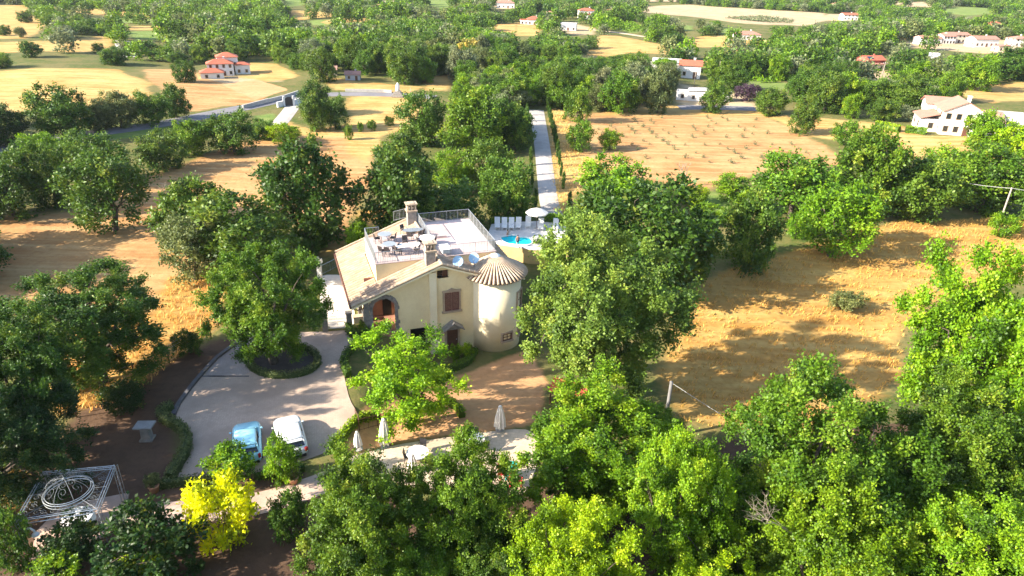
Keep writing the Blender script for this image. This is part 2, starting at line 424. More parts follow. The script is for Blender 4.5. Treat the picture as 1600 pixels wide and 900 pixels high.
def fieldcol(c1, c2, c3, streak=.5, fine=.35):
    a = mixc(t, ramp(t, nB, .35, .65), c1, c2)
    a = mixc(t, math_n(t, 'MULTIPLY', ramp(t, nS, .4, .68), streak), a, c3)
    return mixc(t, math_n(t, 'MULTIPLY', ramp(t, nC, .42, .72), fine), a, tuple(x * .62 for x in c2))
for k, cols, amp, wd in (
    ('green', ((.15, .22, .05), (.12, .18, .04), (.26, .27, .09), .6, .5), 2, 1.0),
    ('pale', ((.43, .33, .205), (.36, .25, .135), (.50, .40, .26), .6, .25), 2, 1.5),
    ('orange', ((.43, .25, .105), (.34, .165, .062), (.51, .345, .165), .65, .4), 2.2, 1.0),
    ('straw', ((.46, .305, .105), (.37, .20, .058), (.54, .40, .17), .65, .35), 2.2, 1.0),
    ('gold', ((.44, .26, .075), (.34, .17, .042), (.53, .37, .13), .6, .5), 1.6, .8),
    ('shaded_soil', ((.115, .07, .045), (.085, .052, .034), (.14, .085, .05), .3, .5), 1.0, .5),  # soil colour kept extra dark to carry tree shade
    ('earth', ((.54, .30, .145), (.47, .24, .11), (.62, .40, .22), .3, .45), .7, .3)):
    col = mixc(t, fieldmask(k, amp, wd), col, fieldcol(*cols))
t.links.new(col, b.inputs['Base Color'])
bn = node(t, 'ShaderNodeBump'); bn.inputs['Strength'].default_value = .55; bn.inputs['Distance'].default_value = .25
bh = math_n(t, 'ADD', math_n(t, 'MULTIPLY', nD, .6), math_n(t, 'MULTIPLY', nC, .5)); t.links.new(bh, bn.inputs['Height']); t.links.new(bn.outputs[0], b.inputs['Normal'])
ground = bpy.data.objects.new('ground', gme); COL.objects.link(ground); gme.materials.append(gm); ground['kind'] = 'structure'

# ------------------------------------------------------------------ roads and paving
def ribbon(name, pts, width, m, lift=.05, kind='structure', step=1.5, ws=None):
    pts = [np.array(p[:2], float) for p in pts]; L = [0.0]
    for a, c in zip(pts, pts[1:]): L.append(L[-1] + np.linalg.norm(c - a))
    n = max(2, int(L[-1] / step)); ss = np.linspace(0, L[-1], n)
    X = np.interp(ss, L, [p[0] for p in pts]); Y = np.interp(ss, L, [p[1] for p in pts])
    for _ in range(max(2, int(3 / step))):
        X[1:-1] = (X[:-2] + X[1:-1] * 2 + X[2:]) / 4; Y[1:-1] = (Y[:-2] + Y[1:-1] * 2 + Y[2:]) / 4
    dx, dy = np.gradient(X), np.gradient(Y); l = np.hypot(dx, dy); nx_, ny_ = -dy / l, dx / l
    W = np.full(n, width) if ws is None else np.interp(ss / L[-1], np.linspace(0, 1, len(ws)), ws)
    mb = MB(); K = 5; V = []
    for i in range(n):
        for j in range(K):
            s = (j / (K - 1) - .5) * W[i]; x, y = X[i] + nx_[i] * s, Y[i] + ny_[i] * s
            V.append((x, y, float(terr(x, y)) + lift + (0.0 if 0 < j < K - 1 else -lift * .8)))
    Fs = [(i * K + j, (i + 1) * K + j, (i + 1) * K + j + 1, i * K + j + 1)[::-1] for i in range(n - 1) for j in range(K - 1)]
    mb.add(V, Fs); o = mb.build(name, m); 
    if kind: o['kind'] = kind
    return o

def sheet(name, pxs, m, z=None, lift=.05, it=2):   # a paved area: top follows the ground, with a small edge
    poly = np.array([(P(x, y, z) if z is not None else G(x, y))[:2] for x, y in pxs])
    return sheetW(name, poly, m, z, lift, it)
def sheetW(name, poly, m, z=None, lift=.05, smooth_it=2):
    for _ in range(smooth_it):                         # round the outline
        q = []
        for i in range(len(poly)):
            a, c = poly[i], poly[(i + 1) % len(poly)]; q += [a * .8 + c * .2, a * .2 + c * .8]
        poly = np.array(q)
    bm = bmesh.new(); vs = [bm.verts.new((p[0], p[1], 0)) for p in poly]; f = bm.faces.new(vs)
    if f.normal.z < 0 or sum(poly[i][0] * poly[(i + 1) % len(poly)][1] - poly[(i + 1) % len(poly)][0] * poly[i][1] for i in range(len(poly))) < 0: f.normal_flip()
    if z is None:
        lo, hi = poly.min(0), poly.max(0)
        for ax in (0, 1):
            for c in np.arange(lo[ax] + .6, hi[ax], .8):
                pc = [0, 0, 0]; pc[ax] = c; pn = [0, 0, 0]; pn[ax] = 1
                bmesh.ops.bisect_plane(bm, geom=bm.verts[:] + bm.edges[:] + bm.faces[:], plane_co=pc, plane_no=pn)
    be = [e for e in bm.edges if len(e.link_faces) == 1]
    r = bmesh.ops.extrude_edge_only(bm, edges=be); low = set(v for v in r['geom'] if isinstance(v, bmesh.types.BMVert))
    for v in bm.verts:
        v.co.z = (float(terr(v.co.x, v.co.y)) if z is None else z) + (lift if v not in low else -.35)
    bmesh.ops.recalc_face_normals(bm, faces=bm.faces[:])
    me = bpy.data.meshes.new(name); bm.to_mesh(me); bm.free()
    o = bpy.data.objects.new(name, me); COL.objects.link(o); me.materials.append(m); o['kind'] = 'structure'; return o

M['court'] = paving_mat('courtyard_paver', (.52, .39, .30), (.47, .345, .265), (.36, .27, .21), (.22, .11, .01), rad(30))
M['court_shade'] = paving_mat('shaded_courtyard_paver', (.40, .33, .29), (.36, .29, .255), (.27, .22, .2), (.22, .11, .01), rad(30))  # same paver as the court, darkened for shade
M['patio'] = paving_mat('patio_stone', (.64, .51, .37), (.59, .46, .33), (.46, .36, .27), (.5, .3, .015), rad(12))
M['path'] = paving_mat('pink_path_stone', (.56, .40, .31), (.50, .35, .27), (.38, .28, .22), (.4, .4, .015), rad(15))
M['whitepave'] = paving_mat('white_forecourt_paving', (.74, .68, .60), (.70, .64, .56), (.6, .54, .48), (.4, .4, .012), rad(20))
M['gravel'] = mat('pale_gravel_track', (.43, .39, .36), (.33, .30, .275), .6, .95, bump=.5, bscale=6)
M['asphalt'] = mat('old_asphalt', (.19, .18, .19), (.14, .135, .145), .4, .9)
M['dirt'] = mat('dirt_track', (.48, .38, .26), (.40, .3, .2), .6, .95)

sheet('driveway', [(390, 524), (430, 520), (505, 519), (548, 516), (560, 522), (552, 545), (536, 560), (538, 590), (546, 625), (560, 648), (524, 702), (470, 722), (400, 740), (350, 746), (276, 754), (280, 720), (288, 690), (284, 668), (272, 652), (300, 600), (340, 558)], M['court'], z=0.0, lift=.04)
sheet('driveway_shade_sheet', [(390, 528), (424, 526), (398, 555), (392, 588), (312, 590), (345, 556)], M['court_shade'], z=0.0, lift=.05)  # darker sheet paints the shaded zone of the upper drive
sheet('forecourt', [(497, 430), (541, 430), (553, 478), (556, 512), (508, 514), (500, 470)], M['whitepave'], z=0.0, lift=.06)
sheet('patio', [(548, 712), (604, 698), (700, 684), (822, 668), (845, 690), (830, 770), (760, 790), (640, 760), (590, 745), (520, 745)], M['patio'], lift=.06)
ribbon('garden_path', [G(600, 728), G(540, 745), G(470, 768), G(410, 787), G(330, 797), G(260, 803), G(190, 808)], 1.9, M['path'], lift=.09, step=.6)
sheet('pergola_floor', [(98, 792), (202, 772), (195, 806), (172, 835), (120, 860), (70, 888), (46, 880), (58, 832)], M['path'], lift=.12, it=0)
ribbon('gravel_drive', [G(868, 345), G(858, 320), G(852, 270), G(846, 220), G(838, 172)], 2.75, M['gravel'], lift=.06, ws=[2.6, 2.6, 2.7, 2.9, 3.2])
ribbon('asphalt_road', [G(-120, 262), G(0, 230), G(120, 212), G(260, 194), G(330, 178), G(400, 165), G(450, 152), G(520, 146), G(620, 148), G(680, 152)], 4.6, M['asphalt'], lift=.08, step=4)
ribbon('side_road', [G(462, 160), G(448, 180), G(434, 196)], 3.0, M['gravel'], lift=.08, step=4)
ribbon('far_lane', [G(205, 90), G(196, 76), G(190, 64)], 5.0, M['gravel'], lift=.15, step=8)
ribbon('dirt_track', [G(1010, 58), G(960, 50), G(920, 46), G(1060, 60)][:3], 4.0, M['dirt'], lift=.15, step=6)
ribbon('villa_lane', [G(1060, 168), G(1110, 164), G(1180, 170)], 5, M['asphalt'], lift=.1, step=6)

# ------------------------------------------------------------------ the villa
HA = rad(20); HO = np.array([-12.0, 50.45, 0.0])
hu = np.array([math.cos(HA), math.sin(HA), 0]); hv = np.array([-math.sin(HA), math.cos(HA), 0])
def HW(u, v, z): return HO + hu * u + hv * v + np.array([0, 0, z])       # house coordinates -> world
def hl(p): q = np.asarray(p) - HO; return np.array([q @ hu, q @ hv, q[2]])
def onplane_v(px, py, v):                                                  # picture point on the house plane at depth v
    d = ray(px, py); o = np.array([0, 0, H]); p0 = HO + hv * v; t = ((p0 - o) @ hv) / (d @ hv); return hl(o + d * t)
villa = tag(empty('villa', HO, HA), 'ochre villa with tiled gable roof, round corner tower and roof terrace', 'house')
RU, RZ, EU, EZ, REU, REZ = 6.3, 5.9, -1.35, 3.0, 14.6, 2.75
def zroof(u):
    return EZ + (u - EU) * (RZ - EZ) / (RU - EU) if u < RU else RZ + (u - RU) * (REZ - RZ) / (REU - RU)
V0, V1 = -.5, 11.6
LT = (1.16, 6.45, 1.95, 8.0); RT = (6.7, 11.8, 1.95, 10.6); TZ = 5.5
TC = (11.4, 0.8); TR_ = 2.35
# walls
mb = MB()
def wallquad(p): mb.add(p, [tuple(range(len(p)))])
FB = -3.3
def fac(u0, u1, z0, z1, v=0.0): wallquad([(u0, v, z0), (u1, v, z0), (u1, v, z1 if not callable(z1) else z1(u1)), (u0, v, z1 if not callable(z1) else z1(u0))])
top = lambda u: zroof(u) - .2
AU0, AU1, AS = .36, 2.30, 2.27; AC = (AU0 + AU1) / 2; AR = (AU1 - AU0) / 2
fac(0, AU0, FB, top); fac(AU0, AU1, FB, .1)
K = 12
for k in range(K):
    a0, a1 = math.pi - math.pi * k / K, math.pi - math.pi * (k + 1) / K
    p0, p1 = (AC + AR * math.cos(a0), AS + AR * math.sin(a0)), (AC + AR * math.cos(a1), AS + AR * math.sin(a1))
    wallquad([(p0[0], 0, p0[1]), (p1[0], 0, p1[1]), (p1[0], 0, top(p1[0])), (p0[0], 0, top(p0[0]))])
    wallquad([(p1[0], 0, p1[1]), (p0[0], 0, p0[1]), (p0[0], .4, p0[1]), (p1[0], .4, p1[1])])
wallquad([(AU0, .4, .1), (AU0, 0, .1), (AU0, 0, AS), (AU0, .4, AS)]); wallquad([(AU1, 0, .1), (AU1, .4, .1), (AU1, .4, AS), (AU1, 0, AS)])
GU0, GU1, GT = 3.5, 5.15, -.1
fac(AU1, GU0, FB, top); fac(GU0, GU1, GT, top); fac(GU1, 5.99, FB, top)
fac(5.99, 6.98, FB, 4.42); fac(5.99, 6.98, 5.15, top); fac(6.98, 9.7, FB, top)
# reveals of garage and attic window
for (a, c, z0, z1, d) in ((GU0, GU1, FB, GT, 1.6), (5.99, 6.98, 4.42, 5.15, .25)):
    wallquad([(a, 0, z1), (c, 0, z1), (c, d, z1), (a, d, z1)]); wallquad([(a, d, z0), (a, 0, z0), (a, 0, z1), (a, d, z1)][::-1]); wallquad([(c, 0, z0), (c, d, z0), (c, d, z1), (c, 0, z1)][::-1])
# body: left wall set back behind the porch, back and right walls
wallquad([(2.75, 3.0, 0), (2.75, 3.0, 5.2), (-.0, 3.0, 3.3), (-.0, 3.0, 0)])
wallquad([(0, 3.0, -.2), (0, 3.0, 3.28), (0, 11.0, 3.28), (0, 11.0, -.2)])
wallquad([(0, 11.0, FB), (0, 11.0, 3.2), (RU, 11.0, 5.7), (13.4, 11.0, 3.0), (13.4, 11.0, FB)])
wallquad([(13.4, 1.4, FB), (13.4, 11.0, FB), (13.4, 11.0, 3.0), (13.4, 1.4, 3.0)])
wallquad([(2.75, .3, 0), (2.75, .3, 4.2), (2.75, 3.0, 4.2), (2.75, 3.0, 0)])
mb.build('facade_wall', M['plaster'], villa)
mb = MB(); mb.box((5.55, -.12, .9), (.62, .28, 8.4)); 
mb.v = [(x, y, min(z, zroof(x) - .22)) for x, y, z in mb.v]; mb.build('pilaster', M['plaster_pale'], villa)
mb = MB(); mb.box((1.33, 1.5, .05), (2.75, 3.05, .1)); mb.box((1.33, -.1, -.3), (2.2, .5, .5)); mb.build('porch_floor', M['redbrown'], villa)
mb = MB(); mb.box((1.45, 2.93, 2.0), (2.5, .06, 3.8)); mb.build('porch_back_wall', M['redbrown'], villa)
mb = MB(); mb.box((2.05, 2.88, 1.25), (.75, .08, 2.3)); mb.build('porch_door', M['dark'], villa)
mb = MB()
random.seed(5)
def stones(side):
    z = .1
    while z < AS:
        h = random.uniform(.25, .4); wv = random.uniform(.22, .4)
        u = AU0 - wv / 2 + .04 if side < 0 else AU1 + wv / 2 - .04
        mb.box((u, -.03, z + h / 2), (wv, .16, h * .94)); z += h
stones(-1); stones(1)
for k in range(11):
    a = math.pi * (k + .5) / 11; r = AR + .13
    c = (AC + r * math.cos(a), -.03, AS + r * math.sin(a)); wv = random.uniform(.28, .4)
    s, cc = math.sin(a), math.cos(a); hh = .145
    pts = []
    for du, dz in ((-wv / 2, -hh), (wv / 2, -hh), (wv / 2, hh), (-wv / 2, hh)):
        pts.append((c[0] + du * cc - dz * s, c[2] + du * s + dz * cc))
    mb.add([(x, -.11, z) for x, z in pts] + [(x, .05, z) for x, z in pts], [(0, 1, 2, 3), (7, 6, 5, 4), (0, 4, 5, 1), (1, 5, 6, 2), (2, 6, 7, 3), (3, 7, 4, 0)])
mb.build('arch_stone_surround', M['stone'], villa)
mb = MB(); z = -.6
while z < 2.9:
    h = random.uniform(.28, .42); mb.box((-.12, .2, z + h / 2), (random.uniform(.38, .5), random.uniform(.5, .6), h * .95)); z += h
mb.build('corner_pillar', M['stone'], villa)
mb = MB(); z = 0
while z < 2.9:
    h = random.uniform(.28, .42); mb.box((-.3, 2.9, z + h / 2), (random.uniform(.34, .45), random.uniform(.4, .5), h * .95)); z += h
mb.build('corner_pillar', M['stone'], villa)
mb = MB(); mb.box((4.32, 1.65, -1.7), (1.75, .1, 3.3)); mb.build('garage_shade_panel', M['dark'], villa)  # near-black panel painted for the shade inside the garage opening
# shuttered window
wf = MB(); u0, u1, z0, z1 = 6.58, 7.88, 1.22, 3.02
for bx in (((u0 - .07, -.06, (z0 + z1) / 2), (.16, .16, z1 - z0)), ((u1 + .07, -.06, (z0 + z1) / 2), (.16, .16, z1 - z0)), (((u0 + u1) / 2, -.06, z1 + .09), (u1 - u0 + .36, .18, .18)), (((u0 + u1) / 2, -.09, z0 - .08), (u1 - u0 + .5, .26, .14))): wf.box(*bx)
uc = (u0 + u1) / 2
wf.add([(uc - .42, -.14, z1 + .18), (uc + .42, -.14, z1 + .18), (uc, -.14, z1 + .36), (uc - .42, .03, z1 + .18), (uc + .42, .03, z1 + .18), (uc, .03, z1 + .36)], [(0, 1, 2), (5, 4, 3), (0, 2, 5, 3), (1, 4, 5, 2), (0, 3, 4, 1)])
win = wf.build('window', M['paleframe'], villa)
for s in (0, 1):
    mb = MB(); a = u0 + .01 + s * (u1 - u0) / 2; wd = (u1 - u0) / 2 - .03
    for fr in (((a + .03, -.03, uc * 0 + (z0 + z1) / 2), (.06, .07, z1 - z0 - .04)), ((a + wd - .03, -.03, (z0 + z1) / 2), (.06, .07, z1 - z0 - .04)), ((a + wd / 2, -.03, z0 + .05), (wd, .07, .08)), ((a + wd / 2, -.03, z1 - .05), (wd, .07, .08))): mb.box(*fr)
    for k in range(14): mb.box((a + wd / 2, -.02, z0 + .13 + k * (z1 - z0 - .26) / 13), (wd - .1, .035, .09))
    mb.build('shutter', M['shutter'], win)
# door with a little stone gable over it
mb = MB(); dz0, dz1, d0, d1 = -3.0, -.55, 6.72, 7.72
mb.box((d0 - .1, -.06, (dz0 + dz1) / 2), (.2, .2, dz1 - dz0)); mb.box((d1 + .1, -.06, (dz0 + dz1) / 2), (.2, .2, dz1 - dz0)); mb.box(((d0 + d1) / 2, -.06, dz1 + .08), (1.4, .2, .16))
df = mb.build('door_frame', M['paleframe'], villa)
mb = MB(); mb.box(((d0 + d1) / 2, -.02, (dz0 + dz1) / 2), (1.0, .06, dz1 - dz0))
for i in range(2):
    for k in range(4): mb.box((d0 + .27 + i * .46, -.06, dz0 + .45 + k * .55), (.36, .05, .44))
dr = mb.build('door', M['wood'], df); mb = MB(); mb.ball((d1 - .12, -.1, -1.7), .05); mb.build('handle', M['rim'], dr)
mb = MB(); c = (d0 + d1) / 2
for sgn in (-1, 1):
    a, bq = (c, .28), (c + sgn * .95, -.38)
    mb.add([(a[0], -.85, a[1]), (bq[0], -.85, bq[1]), (bq[0], .02, bq[1]), (a[0], .02, a[1]), (a[0], -.85, a[1] - .1), (bq[0], -.85, bq[1] - .1), (bq[0], .02, bq[1] - .1), (a[0], .02, a[1] - .1)],
           [(0, 1, 2, 3), (7, 6, 5, 4), (0, 4, 5, 1), (1, 5, 6, 2), (3, 2, 6, 7)])
mb.add([(c - .8, -.7, -.36), (c + .8, -.7, -.36), (c, -.7, .17)], [(0, 1, 2)])
mb.ball((c, -.82, .34), .09)
mb.build('door_canopy', M['stone'], villa)
# attic window
mb = MB(); mb.box((6.75, .22, 4.78), (.4, .04, .72)); mb.box((6.3, .2, 4.78), (.5, .05, .06)); mb.box((6.52, .2, 4.78), (.07, .06, .73))
aw = mb.build('attic_window', M['wood'], villa); mb = MB(); mb.box((6.27, .24, 4.78), (.52, .02, .7)); mb.build('pane', M['glass'], aw)

# the tiled roof: real half-round tile columns running down the slope
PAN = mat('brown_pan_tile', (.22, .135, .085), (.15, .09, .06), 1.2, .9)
def corr(mb, pa, pb, v0, v1, pitch=.44, hole=None, nseg=6, courses=None, amp=.07):
    (ua, za), (ub, zb) = pa, pb; L = math.hypot(ub - ua, zb - za); nd = max(2, int(L / .42)); nv = int((v1 - v0) / pitch)
    V = []; cols = nv * nseg + 1
    nxn, nzn = -(zb - za) / L, (ub - ua) / L
    if nzn < 0: nxn, nzn = -nxn, -nzn
    rng = random.Random(3)
    for i in range(nd + 1):
        s = i / nd
        for j in range(cols):
            ph = (j % nseg) / nseg * 2 * math.pi; h = amp * math.cos(ph) + (rng.random() - .5) * .018
            V.append((ua + (ub - ua) * s + nxn * h, v0 + (v1 - v0) * j / (cols - 1), za + (zb - za) * s + nzn * h))
    Fs = []
    for i in range(nd):
        for j in range(cols - 1):
            um = ua + (ub - ua) * (i + .5) / nd; vm = v0 + (v1 - v0) * (j + .5) / (cols - 1)
            if hole and any(h[0] < um < h[1] and h[2] < vm < h[3] for h in hole): continue
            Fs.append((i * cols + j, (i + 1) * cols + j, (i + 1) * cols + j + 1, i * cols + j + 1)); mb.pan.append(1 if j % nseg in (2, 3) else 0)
    mb.add(V, Fs)
def roofbuild(mb, nm):
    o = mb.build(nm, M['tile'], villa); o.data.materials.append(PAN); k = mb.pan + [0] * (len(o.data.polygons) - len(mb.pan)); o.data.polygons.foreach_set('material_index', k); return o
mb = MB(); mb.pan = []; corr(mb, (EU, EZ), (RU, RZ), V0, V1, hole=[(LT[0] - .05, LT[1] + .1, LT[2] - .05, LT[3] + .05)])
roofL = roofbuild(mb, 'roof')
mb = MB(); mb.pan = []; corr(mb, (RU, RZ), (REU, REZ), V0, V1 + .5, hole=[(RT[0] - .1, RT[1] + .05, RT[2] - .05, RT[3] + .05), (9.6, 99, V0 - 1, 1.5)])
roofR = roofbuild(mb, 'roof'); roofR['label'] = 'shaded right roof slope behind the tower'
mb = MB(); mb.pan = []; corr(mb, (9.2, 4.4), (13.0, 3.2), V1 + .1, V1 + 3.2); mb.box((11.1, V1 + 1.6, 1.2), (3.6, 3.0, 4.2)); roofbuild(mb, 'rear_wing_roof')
# roof boards, verge tiles, ridge
mb = MB()
def slab(pa, pb, v0, v1, th=.16, dz=-.12):
    mb.add([(pa[0], v0, pa[1] + dz), (pb[0], v0, pb[1] + dz), (pb[0], v1, pb[1] + dz), (pa[0], v1, pa[1] + dz), (pa[0], v0, pa[1] + dz - th), (pb[0], v0, pb[1] + dz - th), (pb[0], v1, pb[1] + dz - th), (pa[0], v1, pa[1] + dz - th)],
           [(0, 1, 2, 3), (7, 6, 5, 4), (0, 4, 5, 1), (1, 5, 6, 2), (2, 6, 7, 3), (3, 7, 4, 0)])
slab((EU, EZ), (1.1, zroof(1.1)), V0, V1); slab((1.1, zroof(1.1)), (RU, RZ), V0, LT[2] - .1); slab((1.1, zroof(1.1)), (RU, RZ), LT[3] + .1, V1)
slab((RU, RZ), (9.5, zroof(9.5)), V0, RT[2] - .1); slab((11.9, zroof(11.9)), (REU, REZ), 1.6, V1)
mb.build('roof_boards', M['plaster_pale'], villa)
for vv in (V0, V1):
    mb = MB()
    for pa, pb in (((EU, EZ), (RU, RZ)), ((RU, RZ), (9.6, zroof(9.6)))):
        n = 16 if pa[0] < 0 else 7
        for k in range(n):
            s0, s1 = k / n, (k + 1.08) / n
            q = lambda s: (pa[0] + (pb[0] - pa[0]) * s, vv, pa[1] + (pb[1] - pa[1]) * s + .05)
            mb.tube([q(s0), q(s1)], [.12, .095], 8)
    mb.build('verge_tiles', M['tile_pale'], villa)
for (a0, a1) in ((V0, LT[2] - .1), (LT[3] + .1, V1)):
    n = int((a1 - a0) / .42); mb = MB()
    for k in range(n):
        mb.tube([(RU, a0 + (a1 - a0) * k / n, RZ + .03), (RU, a0 + (a1 - a0) * (k + 1.08) / n, RZ + .03)], [.15, .12], 8)
    mb.build('ridge_tiles', M['tile_pale'], villa)
mb = MB(); mb.tube([(EU - .08, V0, EZ - .1), (EU - .08, V1, EZ - .1)], .09, 8); mb.tube([(EU - .02, V0 + .1, EZ - .15), (EU + .5, V0 + .3, EZ - .5), (-.2, .1, 2.5), (-.4, .0, 0)], .05, 6)
mb.build('gutter', M['wood'], villa)
# terraces
mb = MB()
def terrbox(T, zfloor, zb=3.2):
    u0, u1, v0, v1 = T; mb.box(((u0 + u1) / 2, (v0 + v1) / 2, (zfloor + zb) / 2), (u1 - u0, v1 - v0, zfloor - zb))
terrbox(LT, TZ - .02); terrbox(RT, TZ - .02)
mb.build('terrace_wall', M['plaster'], villa)
mb = MB(); mb.box(((LT[0] + LT[1]) / 2, (LT[2] + LT[3]) / 2, TZ + .015), (LT[1] - LT[0] + .16, LT[3] - LT[2] + .16, .07))
tf = mb.build('terrace_floor', M['terrafloor'], villa)
mb = MB(); mb.box(((RT[0] + RT[1]) / 2, (RT[2] + RT[3]) / 2, TZ + .015), (RT[1] - RT[0] + .16, RT[3] - RT[2] + .16, .07)); mb.box((6.58, 6.2, TZ + .1), (.24, 8.4, .36)); mb.box((7.6, 6.3, TZ + .16), (1.6, .3, .25))
mb.build('terrace_floor', M['terrafloor'], villa)
def railing(name, pts, h=1.0, m='greyiron', sp=.14, parent=None, z=TZ + .05):
    mb = MB(); pts = [np.array((*p[:2], z if len(p) < 3 else p[2]), float) for p in pts]
    for a, c in zip(pts, pts[1:]):
        L = np.linalg.norm(c - a); n = max(2, int(L / sp)); up = np.array([0, 0, h])
        mb.tube([a + up, c + up], .028, 5); mb.tube([a + up * .1, c + up * .1], .018, 4)
        for k in range(n + 1):
            p = a + (c - a) * k / n; mb.tube([p, p + up], .024 if k % 8 == 0 or k == n else .011, 4, False)
    return mb.build(name, M[m], parent)
e_ = .02
railing('terrace_railing', [(LT[1], LT[2] + e_), (LT[0] + e_, LT[2] + e_), (LT[0] + e_, LT[3] - e_), (LT[0] + 1.3, LT[3] - e_)], m='paleiron', parent=villa)
railing('terrace_railing', [(6.6, 2.0), (RT[1] - e_, RT[2] + e_), (RT[1] - e_, RT[3] - e_), (RT[0] + e_, RT[3] - e_)], m='paleiron', parent=villa)
railing('terrace_railing', [(6.58, 10.4), (6.58, 5.2)], m='paleiron', parent=villa, z=TZ + .28)
railing('terrace_railing', [(6.2, 11.6, 5.9), (4.6, 12.2, 5.4), (3.4, 12.2, 5.2)][:2] + [(7.6, 12.0, 5.6)][:0], m='greyiron', parent=villa)
# chimneys
def chimney(u, v, zt, wd, nm='chimney'):
    zb = zroof(u) - .4; mb = MB(); mb.box((u, v, (zb + zt) / 2), (wd, wd * .9, zt - zb)); ch = mb.build(nm, M['stone'], villa)
    mb = MB(); mb.box((u, v, zt + .07), (wd + .2, wd + .1, .14))
    for du in (-1, 0, 1): mb.box((u + du * (wd / 2 - .07), v, zt + .38), (.15 if du else .1, wd * .8, .5))
    mb.box((u, v, zt + .68), (wd + .14, wd * .9, .1))
    mb.box((u, v, zt + .76), (wd + .26, wd + .12, .07)); mb.box((u, v, zt + .82), (wd * .6, wd * .9, .06))
    mb.build('chimney_cap', M['tile_pale'], ch)
chimney(5.58, .7, 6.75, .82); chimney(6.0, 10.3, 7.0, .85)
# round tower
mb = MB(); mb.lathe([(TR_, -3.4), (TR_, 4.05)], (*TC, 0), 56)
tw = mb.build('tower', M['plaster_pale'], villa, smooth=True)
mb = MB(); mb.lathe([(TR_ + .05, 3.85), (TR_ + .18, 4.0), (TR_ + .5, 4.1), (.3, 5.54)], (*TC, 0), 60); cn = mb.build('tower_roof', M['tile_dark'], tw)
mb = MB(); NR = 46
for k in range(NR):
    a = 2 * math.pi * k / NR; p = []
    for i in range(7):
        s = i / 6; r = 2.9 - s * 2.45; p.append((TC[0] + r * math.cos(a), TC[1] + r * math.sin(a), 4.14 + s * 1.42))
    mb.tube(p, [.12, .11, .10, .09, .075, .06, .04], 7)
mb.build('cover_tiles', M['tile_pale'], tw, smooth=True)
mb = MB(); mb.lathe([(.42, 5.46), (.5, 5.55), (.42, 5.66), (.18, 5.76), (.05, 5.82)], (*TC, 0), 20); mb.build('roof_cap', M['white'], tw, smooth=True)
def tower_window(ang, z0, z1, wd, m='paleframe'):
    mb = MB(); ca, sa = math.cos(ang), math.sin(ang); R_ = TR_
    def at(du, dr, z): return (TC[0] + (R_ + dr) * ca - du * sa, TC[1] + (R_ + dr) * sa + du * ca, z)
    def bx(mbx, du, dz, w_, h_, r0, r1):
        vs = [at(du + i * w_ / 2, r, dz + k * h_ / 2) for k in (-1, 1) for r in (r0, r1) for i in (-1, 1)]
        mbx.add(vs, [(0, 1, 3, 2), (4, 6, 7, 5), (0, 4, 5, 1), (1, 5, 7, 3), (3, 7, 6, 2), (2, 6, 4, 0)])
    zc = (z0 + z1) / 2
    bx(mb, -wd / 2 - .06, zc, .12, z1 - z0 + .24, -.14, .07); bx(mb, wd / 2 + .06, zc, .12, z1 - z0 + .24, -.14, .07); bx(mb, 0, z1 + .06, wd, .12, -.14, .07); bx(mb, 0, z0 - .08, wd + .3, .12, -.1, .14)
    wn = mb.build('window', M[m], tw)
    mb = MB(); bx(mb, 0, zc, wd, z1 - z0, -.12, -.03); pn = mb.build('pane', M['glass'], wn)
    mb = MB(); bx(mb, 0, zc, .06, z1 - z0, -.03, .03); bx(mb, 0, zc, wd, .05, -.03, .025)
    for s in (-1, 1): bx(mb, s * (wd / 2 - .05), zc, .1, z1 - z0, -.03, .03); bx(mb, 0, zc + s * ((z1 - z0) / 2 - .05), wd, .1, -.03, .028)
    mb.build('sash', M['wood'], wn)
tower_window(rad(-78), -1.75, -1.05, .95); tower_window(rad(-38), 1.0, 2.6, 1.0); tower_window(rad(-30), -1.8, -.9, .9)

# satellite dishes
def sat_dish(px, py, v, label):
    p = onplane_v(px, py, v); zr = zroof(p[0]) - .1
    t_ = tag(empty('satellite_dish', HW(p[0], p[1], zr), HA), label, 'satellite dish', 'satellite dishes on the villa roof')
    hh = p[2] - zr; mb = MB(); mb.tube([(0, 0, 0), (0, 0, hh)], .035, 6); mb.build('mast', M['greyiron'], t_)
    Rd = .46; el, az = rad(32), rad(-112); n_ = np.array([math.cos(el) * math.cos(az), math.cos(el) * math.sin(az), math.sin(el)])
    a = np.cross(n_, [0, 0, 1.]); a /= np.linalg.norm(a); bq = np.cross(a, n_); c = np.array([0, 0, hh]) + n_ * .12
    mb = MB(); V = []; Q = 24; Rg = 5
    for sd in (0, .03):
        for i in range(Rg + 1):
            r = Rd * i / Rg
            for k in range(Q):
                an = 2 * math.pi * k / Q; V.append(c + a * r * math.cos(an) + bq * r * 1.06 * math.sin(an) + n_ * (.22 * (r / Rd) ** 2 * .55 - sd))
    Fs = []
    for s in (0, 1):
        b0 = s * (Rg + 1) * Q
        for i in range(Rg):
            for k in range(Q):
                f = (b0 + i * Q + k, b0 + (i + 1) * Q + k, b0 + (i + 1) * Q + (k + 1) % Q, b0 + i * Q + (k + 1) % Q); Fs.append(f if s else f[::-1])
    for k in range(Q): Fs.append((Rg * Q + k, Rg * Q + (k + 1) % Q, (2 * Rg + 1) * Q + (k + 1) % Q, (2 * Rg + 1) * Q + k))
    mb.add(V, Fs); mb.build('reflector', M['dish'], t_, smooth=True)
    tip = c + n_ * .5 - bq * .15; mb = MB(); mb.tube([c - bq * Rd + n_ * .1, tip], .018, 5); mb.tube([tip, tip + n_ * -.14], .045, 8); mb.build('feed_arm', M['greyiron'], t_)
sat_dish(716, 409, .35, 'sky tinted satellite dish nearest the ridge chimney on the villa roof')
sat_dish(741, 404, .75, 'sky tinted satellite dish close beside the round tower roof')

